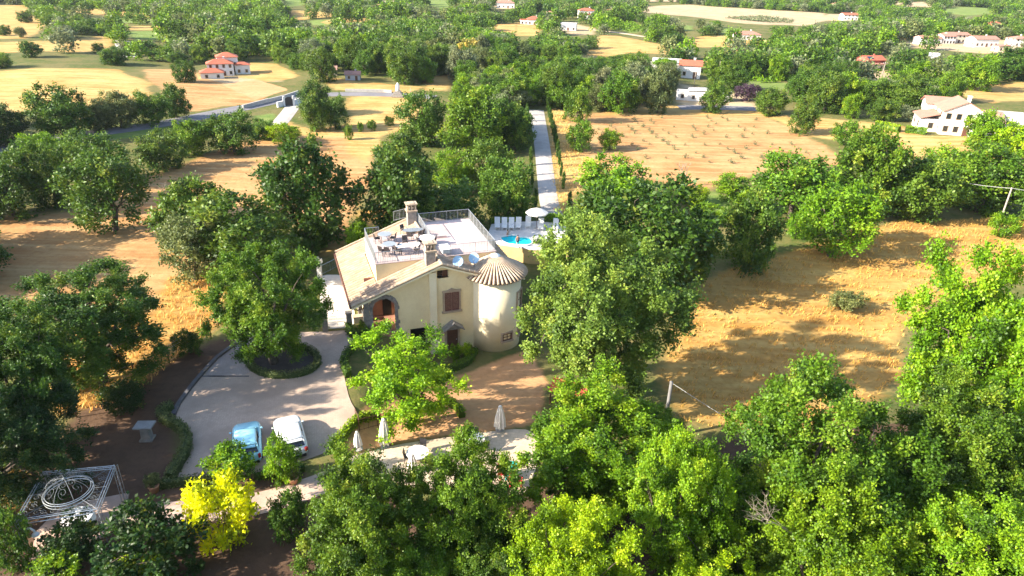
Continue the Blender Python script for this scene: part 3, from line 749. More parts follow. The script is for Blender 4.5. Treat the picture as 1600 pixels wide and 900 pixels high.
# terrace furniture
def chair_proto(name, label, m):
    c = tag(empty(name, (0, 0, 0)), label, 'chair')
    mb = MB(); mb.box((0, 0, .44), (.46, .46, .05)); mb.build('seat', m, c)
    mb = MB(); mb.add([(x, y + (.08 if z > .6 else 0), z) for z in (.5, .92) for y in (.2, .24) for x in (-.23, .23)], [(0, 2, 3, 1), (4, 5, 7, 6), (0, 1, 5, 4), (2, 6, 7, 3), (0, 4, 6, 2), (1, 3, 7, 5)]); mb.build('backrest', m, c)
    for sx in (-1, 1):
        for sy in (-1, 1):
            mb = MB(); mb.tube([(sx * .2, sy * .2, .43), (sx * .23, sy * .23, 0)], .022, 5); mb.build('leg', m, c)
        mb = MB(); mb.tube([(sx * .24, .24, .66), (sx * .25, -.18, .66), (sx * .24, -.2, .44)], .02, 5); mb.build('armrest', m, c)
    return c
def table_proto(name, label, m, shape, r, ry=None, cloth=False):
    c = tag(empty(name, (0, 0, 0)), label, 'table')
    mb = MB()
    if shape == 'round': mb.lathe([(r, .70), (r + .01, .725), (r, .75)], n=28)
    elif shape == 'slat':
        for k in range(9): mb.box((0, -ry + (k + .5) * 2 * ry / 9, .735), (2 * r * math.sqrt(max(.1, 1 - ((k + .5) / 4.5 - 1) ** 2 * .8)), 2 * ry / 9 * .72, .03))
    else: mb.box((0, 0, .735), (2 * r, 2 * ry, .04))
    mb.build('table_top', m, c); ry = ry or r
    for sx in (-1, 1):
        for sy in (-1, 1):
            mb = MB(); mb.tube([(sx * r * .55, sy * ry * .55, .7), (sx * r * .66, sy * ry * .66, 0)], .025, 5); mb.build('leg', M['iron'], c)
    if cloth:
        mb = MB(); mb.lathe([(r + .02, .765), (r + .03, .74), (r + .06, .55), (r + .1, .4)], n=28); mb.build('tablecloth', M['white'], c)
    return c
ch0 = chair_proto('terrace_chair', 'dark wicker armchair at the roof terrace tables', M['chairdark'])
def Tz(px, py, z=TZ + .5):
    p = P(px, py, z); return p
tabs = [(601, 365.5, 'round', .62, None, M['greytop'], 'grey round table in the far left corner of the roof terrace'),
        (645, 359, 'slat', .95, .5, M['greytop'], 'slatted dark table at the back of the roof terrace'),
        (667, 371, 'round', .72, None, M['white'], 'white round table beside the front chimney on the terrace'),
        (608, 381, 'round', .6, None, M['greytop'], 'grey round table nearest the left front terrace corner'),
        (638, 383, 'rect', 1.05, .45, M['white'], 'long white table along the front railing of the roof terrace')]
TP = []
for px, py, sh, r, ry, m_, lb in tabs:
    p = Tz(px, py, TZ + .78); o = table_proto('terrace_table', lb, m_, sh, r, ry); o.location = (p[0], p[1], TZ + .05); o.rotation_euler = (0, 0, HA); TP.append(p); o['group'] = 'roof terrace tables'
k = 0
for px, py in [(631, 359), (589, 372), (614, 371), (641, 368), (658, 365), (677, 375), (633, 377), (618, 387), (597, 391), (605, 392), (622, 391), (651, 389), (656, 377)]:
    p = Tz(px, py); q = min(TP, key=lambda s: np.hypot(*(s - p)[:2])); a = math.atan2(q[1] - p[1], q[0] - p[0]) + math.pi / 2
    o = ch0 if k == 0 else copy_tree(ch0)
    o.location = (p[0], p[1], TZ + .05); o.rotation_euler = (0, 0, a); o['group'] = 'chairs on the roof terrace'; k += 1
# white sun lounger on the upper terrace corner
p = HW(7.4, 2.7, TZ + .05)
mb = MB(); mb.box((0, 0, .35), (.75, 1.3, .35)); o = mb.build('storage_box', M['white'], None, p, HA); tag(o, 'white storage chest standing in the front corner of the upper terrace', 'chest')
mb = MB(); mb.box((0, 0, .54), (.8, 1.36, .05)); mb.build('lid', M['white'], o)

# ------------------------------------------------------------------ foliage
def unit(v): return v / (np.linalg.norm(v, axis=-1, keepdims=True) + 1e-9)

def leaves_geom(rng, p, ax, nrm, ln, wd):
    """leaf-shaped quads: base, side, tip, side"""
    side = unit(np.cross(nrm, ax)); n = unit(np.cross(ax, side)); ln = ln[:, None]
    a = p; b_ = p + ax * ln * .5 + side * ln * wd + n * ln * .12; c = p + ax * ln; d = p + ax * ln * .5 - side * ln * wd + n * ln * .12
    return np.stack([a, b_, c, d], 1).reshape(-1, 3)

def crown_points(rng, nclump, ntwig, nleaf, leaf, R0, H0, cz=.56, ah=.44, up=.35, clr=(.2, .31), shell=(.5, .84), lobes=.22, wid=.34, spread=1.0, nn=.6):
    ph = rng.uniform(0, 6.28, (5, 3)); am = rng.normal(0, 1, (5, 3))
    def rough(d):
        return 1 + lobes * np.clip(sum(np.sin(2.6 * (d @ am[i]) + ph[i, 0]) for i in range(5)) / 2.2, -1, 1)
    C = []; tries = 0
    while len(C) < nclump and tries < nclump * 60:
        tries += 1
        d = rng.normal(size=3); d[2] = d[2] * .9 + .25; d /= np.linalg.norm(d)
        s = rng.uniform(*shell) if rng.random() < .85 else rng.uniform(.15, .5)
        c = d * s * rough(d[None])[0]
        md = .26 if tries < nclump * 25 else .16
        if all(np.linalg.norm(c - q) > md * (40 / nclump) ** .33 for q in C): C.append(c)
    C = np.array(C); n = len(C); rc = rng.uniform(*clr, n)
    od = unit(C * [1, 1, .8] + [0, 0, .05])
    ci = np.repeat(np.arange(n), ntwig)
    td = unit(od[ci] * .75 * spread + rng.normal(0, .62, (n * ntwig, 3)) + [0, 0, up])
    tl = rc[ci] * rng.uniform(.55, 1.2, n * ntwig)
    li = np.repeat(np.arange(n * ntwig), nleaf); m = len(li)
    s = rng.uniform(.12, 1.0, m) ** .8
    sc = np.array([R0, R0, H0 * ah])
    p = (C[ci[li]] + td[li] * (tl[li] * s)[:, None]) * sc + [0, 0, H0 * cz]
    p += rng.normal(0, leaf * .75, (m, 3)) * np.array([1, 1, .8])
    rr_ = np.hypot(p[:, 0], p[:, 1]); fR = R0 / np.percentile(rr_, 97.5); lo_, hi_ = np.percentile(p[:, 2], 1.5), np.percentile(p[:, 2], 98.5)
    fz = lambda z: H0 * (cz - ah) + (z - lo_) / (hi_ - lo_) * 2 * H0 * ah
    p = np.stack([p[:, 0] * fR, p[:, 1] * fR, fz(p[:, 2])], 1); CW = C * sc + [0, 0, H0 * cz]; CW = np.stack([CW[:, 0] * fR, CW[:, 1] * fR, fz(CW[:, 2])], 1)
    ax = unit(unit(td[li] * sc) * .6 + rng.normal(0, .75, (m, 3)))
    nr = unit(rng.normal(0, nn, (m, 3)) + od[ci[li]] * .35 + td[li] * .3 + [0, 0, .5])
    ln = leaf * rng.uniform(.7, 1.35, m)
    V = leaves_geom(rng, p, ax, nr, ln, wid)
    ct = rng.normal(0, .2, n); tt = rng.normal(0, .1, n * ntwig)
    tint = np.clip(.45 + ct[ci[li]] + tt[li] + rng.normal(0, .13, m), 0, 1)
    return V, tint, CW

def leaf_mesh(name, V, tint, m=None):
    Q = np.arange(len(V)).reshape(-1, 4); me = np_mesh(name, V, Q)
    a = me.attributes.new('tint', 'FLOAT', 'FACE'); a.data.foreach_set('value', tint.astype(np.float32))
    me.materials.append(m or LEAF); return me

def limb_mesh(name, rng, C, H0, R0, r0, nb=22, mt=None, lean=.03):
    mb = MB(); th = H0 * rng.uniform(.24, .32); tp = np.array([rng.normal(0, lean * H0), rng.normal(0, lean * H0), th])
    base = [(0, 0, -.5), (0, 0, .0), tuple(tp * .45 + np.array([rng.normal(0, .06), rng.normal(0, .06), 0])), tuple(tp)]
    mb.tube(base, [r0 * 1.7, r0 * 1.3, r0 * .95, r0 * .85], 9)
    nl = 6; ang = rng.uniform(0, 6.28); heads = []
    for k in range(nl):
        a = ang + k * 2 * math.pi / nl + rng.normal(0, .25); e = np.array([math.cos(a) * R0 * .42, math.sin(a) * R0 * .42, H0 * rng.uniform(.5, .68)]) if k else np.array([0, 0, H0 * .75])
        mid = tp * .5 + e * .5 + np.array([0, 0, -.06 * H0]); 
        pts = [tp, tp * .7 + mid * .3, mid, e]; mb.tube([pts[0], pts[1], pts[2], pts[3]], [r0 * .6, r0 * .5, r0 * .36, r0 * .22], 6); heads.append((mid, e))
    for c in C[rng.permutation(len(C))[:nb]]:
        h = min((h for hh in heads for h in hh), key=lambda q: np.linalg.norm(q - c))
        m_ = h * .5 + c * .5 + rng.normal(0, .05 * R0, 3); mb.tube([h, m_, c], [r0 * .2, r0 * .12, r0 * .04], 5, False)
    me = mb.mesh(name); me.materials.append(mt or BARK)
    me.polygons.foreach_set('use_smooth', [True] * len(me.polygons)); return me

rngg = np.random.default_rng(11)
VAR = {}
def variant(kind, n, R0, H0, r0, leaf, nc, ntw, nlf, **kw):
    L = []
    for i in range(n):
        rng = np.random.default_rng(abs(hash(kind)) % 1000 * 0 + sum(map(ord, kind)) * 13 + i)
        V, ti, C = crown_points(rng, nc, ntw, nlf, leaf, R0, H0, **kw)
        cm = leaf_mesh(kind + '_crown', V, ti); tm = limb_mesh(kind + '_trunk', rng, C, H0, R0, r0)
        L.append((cm, tm))
    VAR[kind] = (R0, H0, L)
variant('near', 4, 5.0, 10.5, .34, .155, 128, 21, 36, clr=(.15, .26), shell=(.42, .9), lobes=.24, up=.5)
variant('mid', 5, 4.2, 8.8, .28, .30, 80, 11, 13)
variant('low', 4, 4.2, 8.0, .24, .31, 84, 11, 13, cz=.5, ah=.5, lobes=.28)
variant('sprout', 1, .35, .5, .02, .12, 8, 3, 4, cz=.5, ah=.5)
variant('cypress', 2, .42, 2.7, .05, .13, 40, 8, 8, cz=.5, ah=.5, up=.9, lobes=.08, shell=(.35, .8))
variant('umbrella', 1, 3.6, 6.5, .2, .4, 46, 9, 8, cz=.84, ah=.16, up=.5, lobes=.1)
variant('far', 6, 4.2, 8.4, .26, .52, 52, 8, 8, wid=.4, cz=.52, ah=.48, nn=.45)
variant('open', 2, 5.0, 9.5, .22, .21, 60, 20, 22, clr=(.17, .27), lobes=.3, shell=(.4, .9))
variant('bush', 3, 1.6, 2.6, .07, .15, 46, 9, 13, cz=.5, ah=.5, lobes=.14)
variant('poplar', 2, 3.0, 10., .22, .36, 90, 11, 10, up=.7, lobes=.12, cz=.5, ah=.5)

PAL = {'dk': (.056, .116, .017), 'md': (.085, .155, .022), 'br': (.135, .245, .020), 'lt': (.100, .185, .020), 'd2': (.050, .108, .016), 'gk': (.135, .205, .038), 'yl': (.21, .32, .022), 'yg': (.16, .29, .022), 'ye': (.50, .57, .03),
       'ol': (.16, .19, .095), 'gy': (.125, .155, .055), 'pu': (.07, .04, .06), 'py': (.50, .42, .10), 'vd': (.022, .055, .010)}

TREES = []
def put_tree(name, loc, R, h, kind, colr, label, cat='tree', group=None, rz=None, jitter=True):
    R0, H0, L = VAR[kind]; rnd = random.Random(int(loc[0] * 131 + loc[1] * 977)); cm, tm = L[rnd.randrange(len(L))]
    e = empty(name, loc, rnd.uniform(0, 6.28) if rz is None else rz, (R / R0, R / R0, h / H0))
    tag(e, label, cat, group)
    j = rnd.uniform(.86, 1.16) if jitter else 1
    g = rnd.uniform(.92, 1.08) if jitter else 1
    for nm, me in (('crown', cm), ('trunk', tm)):
        o = bpy.data.objects.new(nm, me); COL.objects.link(o); o.parent = e
        if nm == 'crown': o.color = (colr[0] * j * g, colr[1] * j, colr[2] * j, 1)
    TREES.append((loc[0], loc[1], R)); return e

def tree_fit(x0, y0, x1, y1, cz=.56, ah=.44):
    """a picture box of a whole crown -> where the tree stands, how wide and how high it is"""
    cx, cyy = (x0 + x1) / 2, (y0 + y1) / 2; wpx, hpx = x1 - x0, y1 - y0
    d = ray(cx, cyy); sd = -d[2]; cd = math.sqrt(1 - sd * sd); kz = float(d @ _f); gz = 0.0
    q = math.sqrt(max((hpx / wpx) ** 2 - sd * sd, .30)) / cd; q = min(q, 1.5)      # half height over half width
    for _ in range(12):
        # z on the ray = ground + cz * h, with R = w/2 * t*kz/F, h = q*R/ah
        kR = wpx / 2 * kz / F; t = (H - gz) / (sd + cz * q * kR / ah)
        x, y = d[0] * t, d[1] * t; gz = float(terr(x, y))
    R = kR * t; return np.array([x, y, gz]), R, q * R / ah

def T(x0, y0, x1, y1, kind, c, label, name='oak_tree', cat='tree', group=None):
    if kind == 'mid' and 'trunk' not in label and y0 < 300: kind = 'low'
    cz, ah = {'bush': (.5, .5), 'poplar': (.5, .5), 'low': (.5, .5), 'far': (.52, .48), 'umbrella': (.84, .16)}.get(kind, (.56, .44))
    p, R, h = tree_fit(x0, y0, x1, y1, cz, ah)
    return put_tree(name, (p[0], p[1], p[2] - .05), R, h, kind, PAL[c], label, cat, group)

# the big foreground oaks along the bottom of the picture
T(455, 706, 668, 938, 'near', 'lt', 'broad green oak below the white round patio table, at the bottom of the picture')
T(640, 690, 830, 900, 'near', 'lt', 'green oak beside the patio covering the second patio table')
T(800, 782, 1000, 1000, 'near', 'yl', 'bright yellow green small tree at the bottom edge between darker oaks')
T(795, 600, 1062, 800, 'near', 'br', 'light green oak in front of the red canopy and beside the concrete pole')
T(968, 680, 1150, 930, 'near', 'br', 'tall sunlit oak at the bottom right of the yellow green tree')
T(1115, 592, 1425, 890, 'near', 'lt', 'very wide spreading oak reaching into the dark field shadow')
T(1365, 590, 1610, 830, 'near', 'lt', 'dense oak in the lower right between the wide spreading oak and the right edge oak')
T(1170, 730, 1420, 980, 'near', 'br', 'sunlit oak at the bottom edge with dry bare twigs on its left side')
T(1400, 770, 1660, 1010, 'near', 'br', 'oak filling the bottom right corner of the picture')
T(1395, 412, 1670, 720, 'near', 'br', 'large bright green oak cut by the right edge beside the golden field')
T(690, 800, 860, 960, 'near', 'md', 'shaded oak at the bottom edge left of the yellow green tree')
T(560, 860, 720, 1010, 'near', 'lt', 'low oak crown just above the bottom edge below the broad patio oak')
T(1010, 860, 1200, 1040, 'near', 'yl', 'yellowish oak top showing at the bottom edge right of centre')
T(790, 358, 1066, 612, 'near', 'gk', 'huge rounded oak standing right of the round tower')
T(880, 284, 1092, 470, 'mid', 'd2', 'large dark green oak directly behind the huge oak by the tower')
T(895, 250, 1015, 335, 'mid', 'br', 'smaller bright oak at the edge of the ploughed field')
T(1040, 330, 1130, 440, 'mid', 'dk', 'dark shaded oak behind the right side of the big oak group')
T(1128, 305, 1226, 428, 'low', 'md', 'dull green oak standing alone at the left edge of the golden field')
T(1250, 288, 1372, 392, 'mid', 'br', 'bright green oak with forked trunk on the golden field')
T(1178, 242, 1312, 345, 'mid', 'lt', 'pale green oak behind the bright forked oak')
T(1310, 208, 1425, 335, 'mid', 'lt', 'tall oak in the belt above the golden field')
T(1385, 250, 1500, 345, 'mid', 'md', 'rounded oak in the belt left of the leaning pole')
T(1478, 232, 1606, 334, 'mid', 'lt', 'wide oak in the belt behind the leaning pole')
T(1590, 240, 1700, 355, 'mid', 'md', 'oak of the belt cut by the right edge of the picture')
T(1430, 232, 1530, 300, 'mid', 'br', 'flat topped oak at the back of the belt above the golden field')
T(1508, 178, 1576, 238, 'mid', 'br', 'bright tree standing in front of the white villa on the right')
T(1560, 190, 1640, 250, 'mid', 'yl', 'yellow green tree at the right edge below the white villa')
for i_, bx_ in enumerate([(850, 680, 1000, 810), (1050, 745, 1235, 910), (1240, 830, 1420, 990), (640, 770, 780, 900), (1325, 715, 1510, 880), (1490, 660, 1650, 810), (985, 900, 1130, 1030), (490, 820, 650, 950), (1570, 860, 1700, 1000), (1330, 900, 1500, 1050)]):
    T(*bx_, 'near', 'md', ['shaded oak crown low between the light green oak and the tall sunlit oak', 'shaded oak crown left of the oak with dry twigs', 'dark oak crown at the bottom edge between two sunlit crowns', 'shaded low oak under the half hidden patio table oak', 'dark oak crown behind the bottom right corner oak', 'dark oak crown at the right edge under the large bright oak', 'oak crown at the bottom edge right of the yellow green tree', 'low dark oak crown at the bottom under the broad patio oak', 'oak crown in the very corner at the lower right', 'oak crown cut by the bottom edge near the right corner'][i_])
T(985, 634, 1078, 722, 'near', 'lt', 'small oak crown in front of the concrete pole')
# around the court
T(538, 518, 736, 670, 'open', 'yg', 'bright yellow green open crowned tree in front of the villa', 'young_oak_tree')
T(322, 388, 508, 562, 'near', 'lt', 'oak growing in the oval hedge island of the courtyard')
T(12, 420, 258, 600, 'near', 'dk', 'dark spreading oak with a visible trunk left of the courtyard')
T(-90, 500, 115, 700, 'near', 'dk', 'dark oak at the left edge beside the spreading oak')
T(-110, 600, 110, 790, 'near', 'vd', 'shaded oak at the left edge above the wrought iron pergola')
T(98, 240, 230, 350, 'mid', 'md', 'oak with a clear trunk standing in the shaded stubble field')
T(240, 282, 362, 400, 'mid', 'md', 'oak with a bare dead branch at its top left of the villa', 'oak_tree')
T(296, 302, 468, 425, 'mid', 'md', 'wide double oak in front of the large dark oak')
T(248, 340, 345, 430, 'mid', 'gy', 'low oak below the oak with the dead branch')
T(398, 228, 548, 382, 'mid', 'dk', 'large dark oak rising against the ploughed field behind the villa')
T(553, 240, 692, 372, 'mid', 'dk', 'dense dark oak directly behind the villa back chimney')
T(583, 212, 668, 285, 'mid', 'md', 'oak at the field edge above the dense dark oak')
T(640, 285, 760, 372, 'mid', 'dk', 'dark oak between the villa terrace and the avenue trees')
T(676, 238, 745, 300, 'mid', 'br', 'bright green round tree among the dark oaks behind the villa')
T(730, 222, 805, 300, 'mid', 'md', 'oak of the avenue right of the bright round tree')
T(748, 255, 842, 348, 'mid', 'md', 'oak at the near end of the gravel drive')
T(688, 148, 800, 240, 'mid', 'lt', 'very wide oak along the left side of the gravel drive')
T(776, 168, 838, 235, 'mid', 'md', 'oak overhanging the middle of the gravel drive')
T(622, 148, 702, 226, 'mid', 'md', 'oak at the corner of the straw field left of the drive trees')
T(-45, 238, 62, 340, 'mid', 'dk', 'dark oak of the left hedgerow cut by the picture edge')
T(40, 230, 112, 325, 'mid', 'dk', 'second dark oak of the left hedgerow')
T(92, 208, 192, 280, 'mid', 'md', 'oak of the left hedgerow behind the oak with the clear trunk')
T(214, 208, 287, 266, 'mid', 'md', 'rounded oak of the hedgerow along the asphalt road')
T(266, 190, 328, 244, 'mid', 'lt', 'pale oak of the hedgerow beyond the rounded oak')
T(322, 176, 402, 238, 'mid', 'md', 'broad oak of the hedgerow near the side road')
T(385, 188, 432, 218, 'mid', 'md', 'small oak closing the hedgerow by the side road')
T(40, 140, 135, 216, 'mid', 'dk', 'tall dark oak below the straw mound field')
T(-25, 166, 38, 228, 'mid', 'vd', 'dark oak at the left edge below the straw mound field')
T(125, 158, 180, 204, 'mid', 'gy', 'grey green oak right of the tall dark oak')
T(150, 146, 216, 200, 'mid', 'gy', 'bushy oak in the middle of the roadside belt')
T(205, 146, 262, 195, 'mid', 'md', 'oak near the right end of the roadside belt')
T(250, 134, 294, 184, 'mid', 'dk', 'dark oak at the right end of the roadside belt')
T(268, 97, 308, 128, 'mid', 'dk', 'lone oak on the fallow slope below the white farmhouse')
T(468, 130, 520, 178, 'mid', 'dk', 'upper dark tree of the clump by the white gate')
T(466, 152, 512, 204, 'mid', 'md', 'left tree of the clump by the white gate')
T(500, 153, 545, 200, 'mid', 'dk', 'right dark tree of the clump by the white gate')
T(27, 19, 50, 34, 'far', 'dk', 'lone oak on the upper left pale field'); T(-4, 40, 16, 54, 'far', 'dk', 'small oak at the left edge of the upper pale field'); T(22, 43, 40, 57, 'far', 'gy', 'small round tree between two upper left fields')
T(144, 68, 162, 82, 'far', 'md', 'small tree on the edge of the long left straw field'); T(30, 66, 64, 88, 'far', 'dk', 'dark tree crown above the left field belt')
# right middle distance
T(1003, 110, 1058, 176, 'low', 'gy', 'tall dense tree at the upper edge of the ploughed field')
T(935, 116, 1004, 176, 'mid', 'lt', 'broad tree left of the tall dense tree by the ploughed field')
T(1096, 130, 1142, 176, 'mid', 'md', 'round tree in front of the grey house by the ploughed field')
T(1234, 160, 1278, 210, 'mid', 'md', 'upright oak on the straw field edge')
T(1180, 140, 1232, 180, 'mid', 'md', 'oak left of the upright oak on the straw field edge')
T(1262, 116, 1326, 176, 'mid', 'md', 'tall oak in the belt left of the white villa')
T(1316, 148, 1348, 184, 'mid', 'br', 'bright thin tree in the belt left of the white villa')
T(1356, 156, 1404, 188, 'mid', 'md', 'round oak left of the white villa lawn')
T(1392, 128, 1462, 178, 'mid', 'md', 'tall trees mass behind the white villa')
T(1410, 98, 1470, 135, 'mid', 'br', 'bright round tree by the grey shed tower')
T(1500, 90, 1560, 140, 'mid', 'br', 'bright tree on the right beyond the white villa')
T(1550, 78, 1620, 125, 'mid', 'dk', 'dark trees at the right edge beyond the white villa')
T(1300, 190, 1345, 225, 'bush', 'lt', 'bush on the straw field below the white villa drive', 'bush', 'bush'); T(1330, 205, 1380, 240, 'mid', 'lt', 'oak at the upper end of the belt over the golden field')
T(1408, 172, 1450, 186, 'bush', 'ol', 'grey green olive bush beside the white villa', 'olive_bush', 'bush'); T(1462, 136, 1482, 168, 'poplar', 'br', 'bright column tree behind the white villa', 'cypress_tree'); T(1476, 140, 1494, 170, 'poplar', 'dk', 'dark column tree behind the white villa', 'cypress_tree')
T(1150, 132, 1192, 158, 'bush', 'pu', 'purple leaved bush by the villa lane', 'purple_bush', 'bush')
T(712, 64, 752, 102, 'far', 'py', 'pale yellow tree standing out in the far woodland', 'yellow_tree'); T(702, 80, 722, 102, 'far', 'ye', 'small vivid yellow tree in front of the pale yellow one', 'yellow_tree')
# bushes and garden shrubs
T(290, 742, 398, 856, 'bush', 'ye', 'vivid yellow shrub beside the pink stone path', 'yellow_shrub', 'shrub')
T(318, 694, 400, 756, 'bush', 'br', 'dense green shrub hiding the back of the light blue car', 'shrub', 'shrub')
T(411, 684, 466, 760, 'bush', 'br', 'bright green shrub hiding the back of the white car', 'shrub', 'shrub')
T(270, 514, 314, 556, 'bush', 'dk', 'round clipped dark shrub beside the wire fence', 'shrub', 'shrub')
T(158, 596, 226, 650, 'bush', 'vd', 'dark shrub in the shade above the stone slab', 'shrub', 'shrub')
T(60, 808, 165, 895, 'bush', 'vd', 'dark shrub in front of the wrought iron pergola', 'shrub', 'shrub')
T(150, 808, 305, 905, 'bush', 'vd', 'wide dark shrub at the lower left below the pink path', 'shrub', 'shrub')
T(420, 760, 480, 850, 'bush', 'dk', 'dark shrub under the broad patio oak', 'shrub', 'shrub')
T(45, 862, 128, 935, 'bush', 'br', 'light green shrub tip at the bottom left edge', 'shrub', 'shrub'); T(172, 872, 248, 935, 'bush', 'yl', 'yellow green shrub tip at the bottom edge near the left', 'shrub', 'shrub')
T(-20, 800, 50, 900, 'bush', 'dk', 'dark shrub in the bottom left corner', 'shrub', 'shrub')
T(536, 346, 584, 398, 'bush', 'br', 'dome shaped clipped shrub behind the left roof eave', 'shrub', 'shrub')
T(488, 348, 516, 388, 'bush', 'lt', 'upright shrub under the large dark oak', 'shrub', 'shrub'); T(464, 374, 498, 404, 'bush', 'dk', 'dark shrub by the lawn left of the villa', 'shrub', 'shrub')
T(884, 192, 930, 236, 'bush', 'lt', 'pale bushy tree beside the gravel drive', 'bush', 'bush'); T(934, 204, 972, 234, 'bush', 'br', 'round bright bush on the ploughed field edge', 'bush', 'bush')
T(1114, 274, 1176, 310, 'bush', 'br', 'bright bush on the bank right of the bare dead tree', 'bush', 'bush'); T(1548, 334, 1592, 370, 'bush', 'br', 'bush at the foot of the leaning pole', 'bush', 'bush')
T(1298, 455, 1352, 488, 'bush', 'gy', 'low sprawling shrub in the middle of the golden field', 'shrub', 'shrub')
T(826, 372, 858, 402, 'bush', 'dk', 'round shrub at the pool corner beside the huge oak', 'shrub', 'shrub'); T(880, 140, 925, 190, 'bush', 'lt', 'green bush at the far end of the gravel drive', 'bush', 'bush')
T(718, 536, 742, 560, 'bush', 'yl', 'yellow green flowering shrub beside the tower foot', 'shrub', 'shrub'); T(702, 538, 722, 562, 'bush', 'br', 'green shrub at the villa door', 'shrub', 'shrub'); T(560, 500, 578, 522, 'bush', 'lt', 'small shrub in the planter by the porch', 'shrub', 'shrub')
for i, bx in enumerate([(537, 196, 552, 218), (558, 190, 568, 207), (573, 188, 588, 204), (600, 182, 616, 196)]):
    T(*bx, 'bush', 'lt', ['thin bush leftmost of the four on the straw field', 'second small bush on the straw field', 'third round bush on the straw field', 'bush farthest right on the straw field'][i], 'bush', 'bush')
for i, (x0, y0, x1, y1) in enumerate([(418, 200, 470, 216), (1080, 318, 1130, 350), (1150, 300, 1200, 330), (1230, 330, 1262, 372), (1060, 292, 1110, 320), (30, 212, 90, 240)]):
    T(x0, y0, x1, y1, 'bush', 'yl' if i % 2 == 0 else 'br', ['low green scrub under the clump by the white gate', 'yellow scrub on the green bank', 'green scrub left of the forked oak', 'scrub under the pale green oak', 'scrub at the foot of the bare dead tree', 'scrub beside the asphalt road at left'][i], 'bush', 'bush')

# the bare dead tree on the bank
def bare_tree(px, py, pt, label, sc=1.0):
    p = G(px, py); h = (py - pt) * mpp(p) / .9 * sc; e = tag(empty('dead_tree', p), label, 'tree'); mb = MB(); rnd = random.Random(4)
    def br(a, d, L, r, lv):
        b_ = a + d * L; m_ = a + d * L * .5 + np.array([rnd.uniform(-1, 1), rnd.uniform(-1, 1), 0]) * L * .06; mb.tube([a, m_, b_], [r, r * .8, r * .6], 5, False)
        if lv < 4:
            for k in range(2 if lv else 3):
                nd = d + np.array([rnd.uniform(-.8, .8), rnd.uniform(-.8, .8), rnd.uniform(-.1, .5)]); br(a + (b_ - a) * rnd.uniform(.6, 1), nd / np.linalg.norm(nd), L * rnd.uniform(.5, .75), r * .6, lv + 1)
    br(np.array([0, 0, -.2]), np.array([.12, 0, .99]), h * .42, .11, 0); mb.build('branches', PALEBARK, e)
bare_tree(1066, 292, 245, 'bare pale dead tree on the bank below the ploughed field', 1.15)

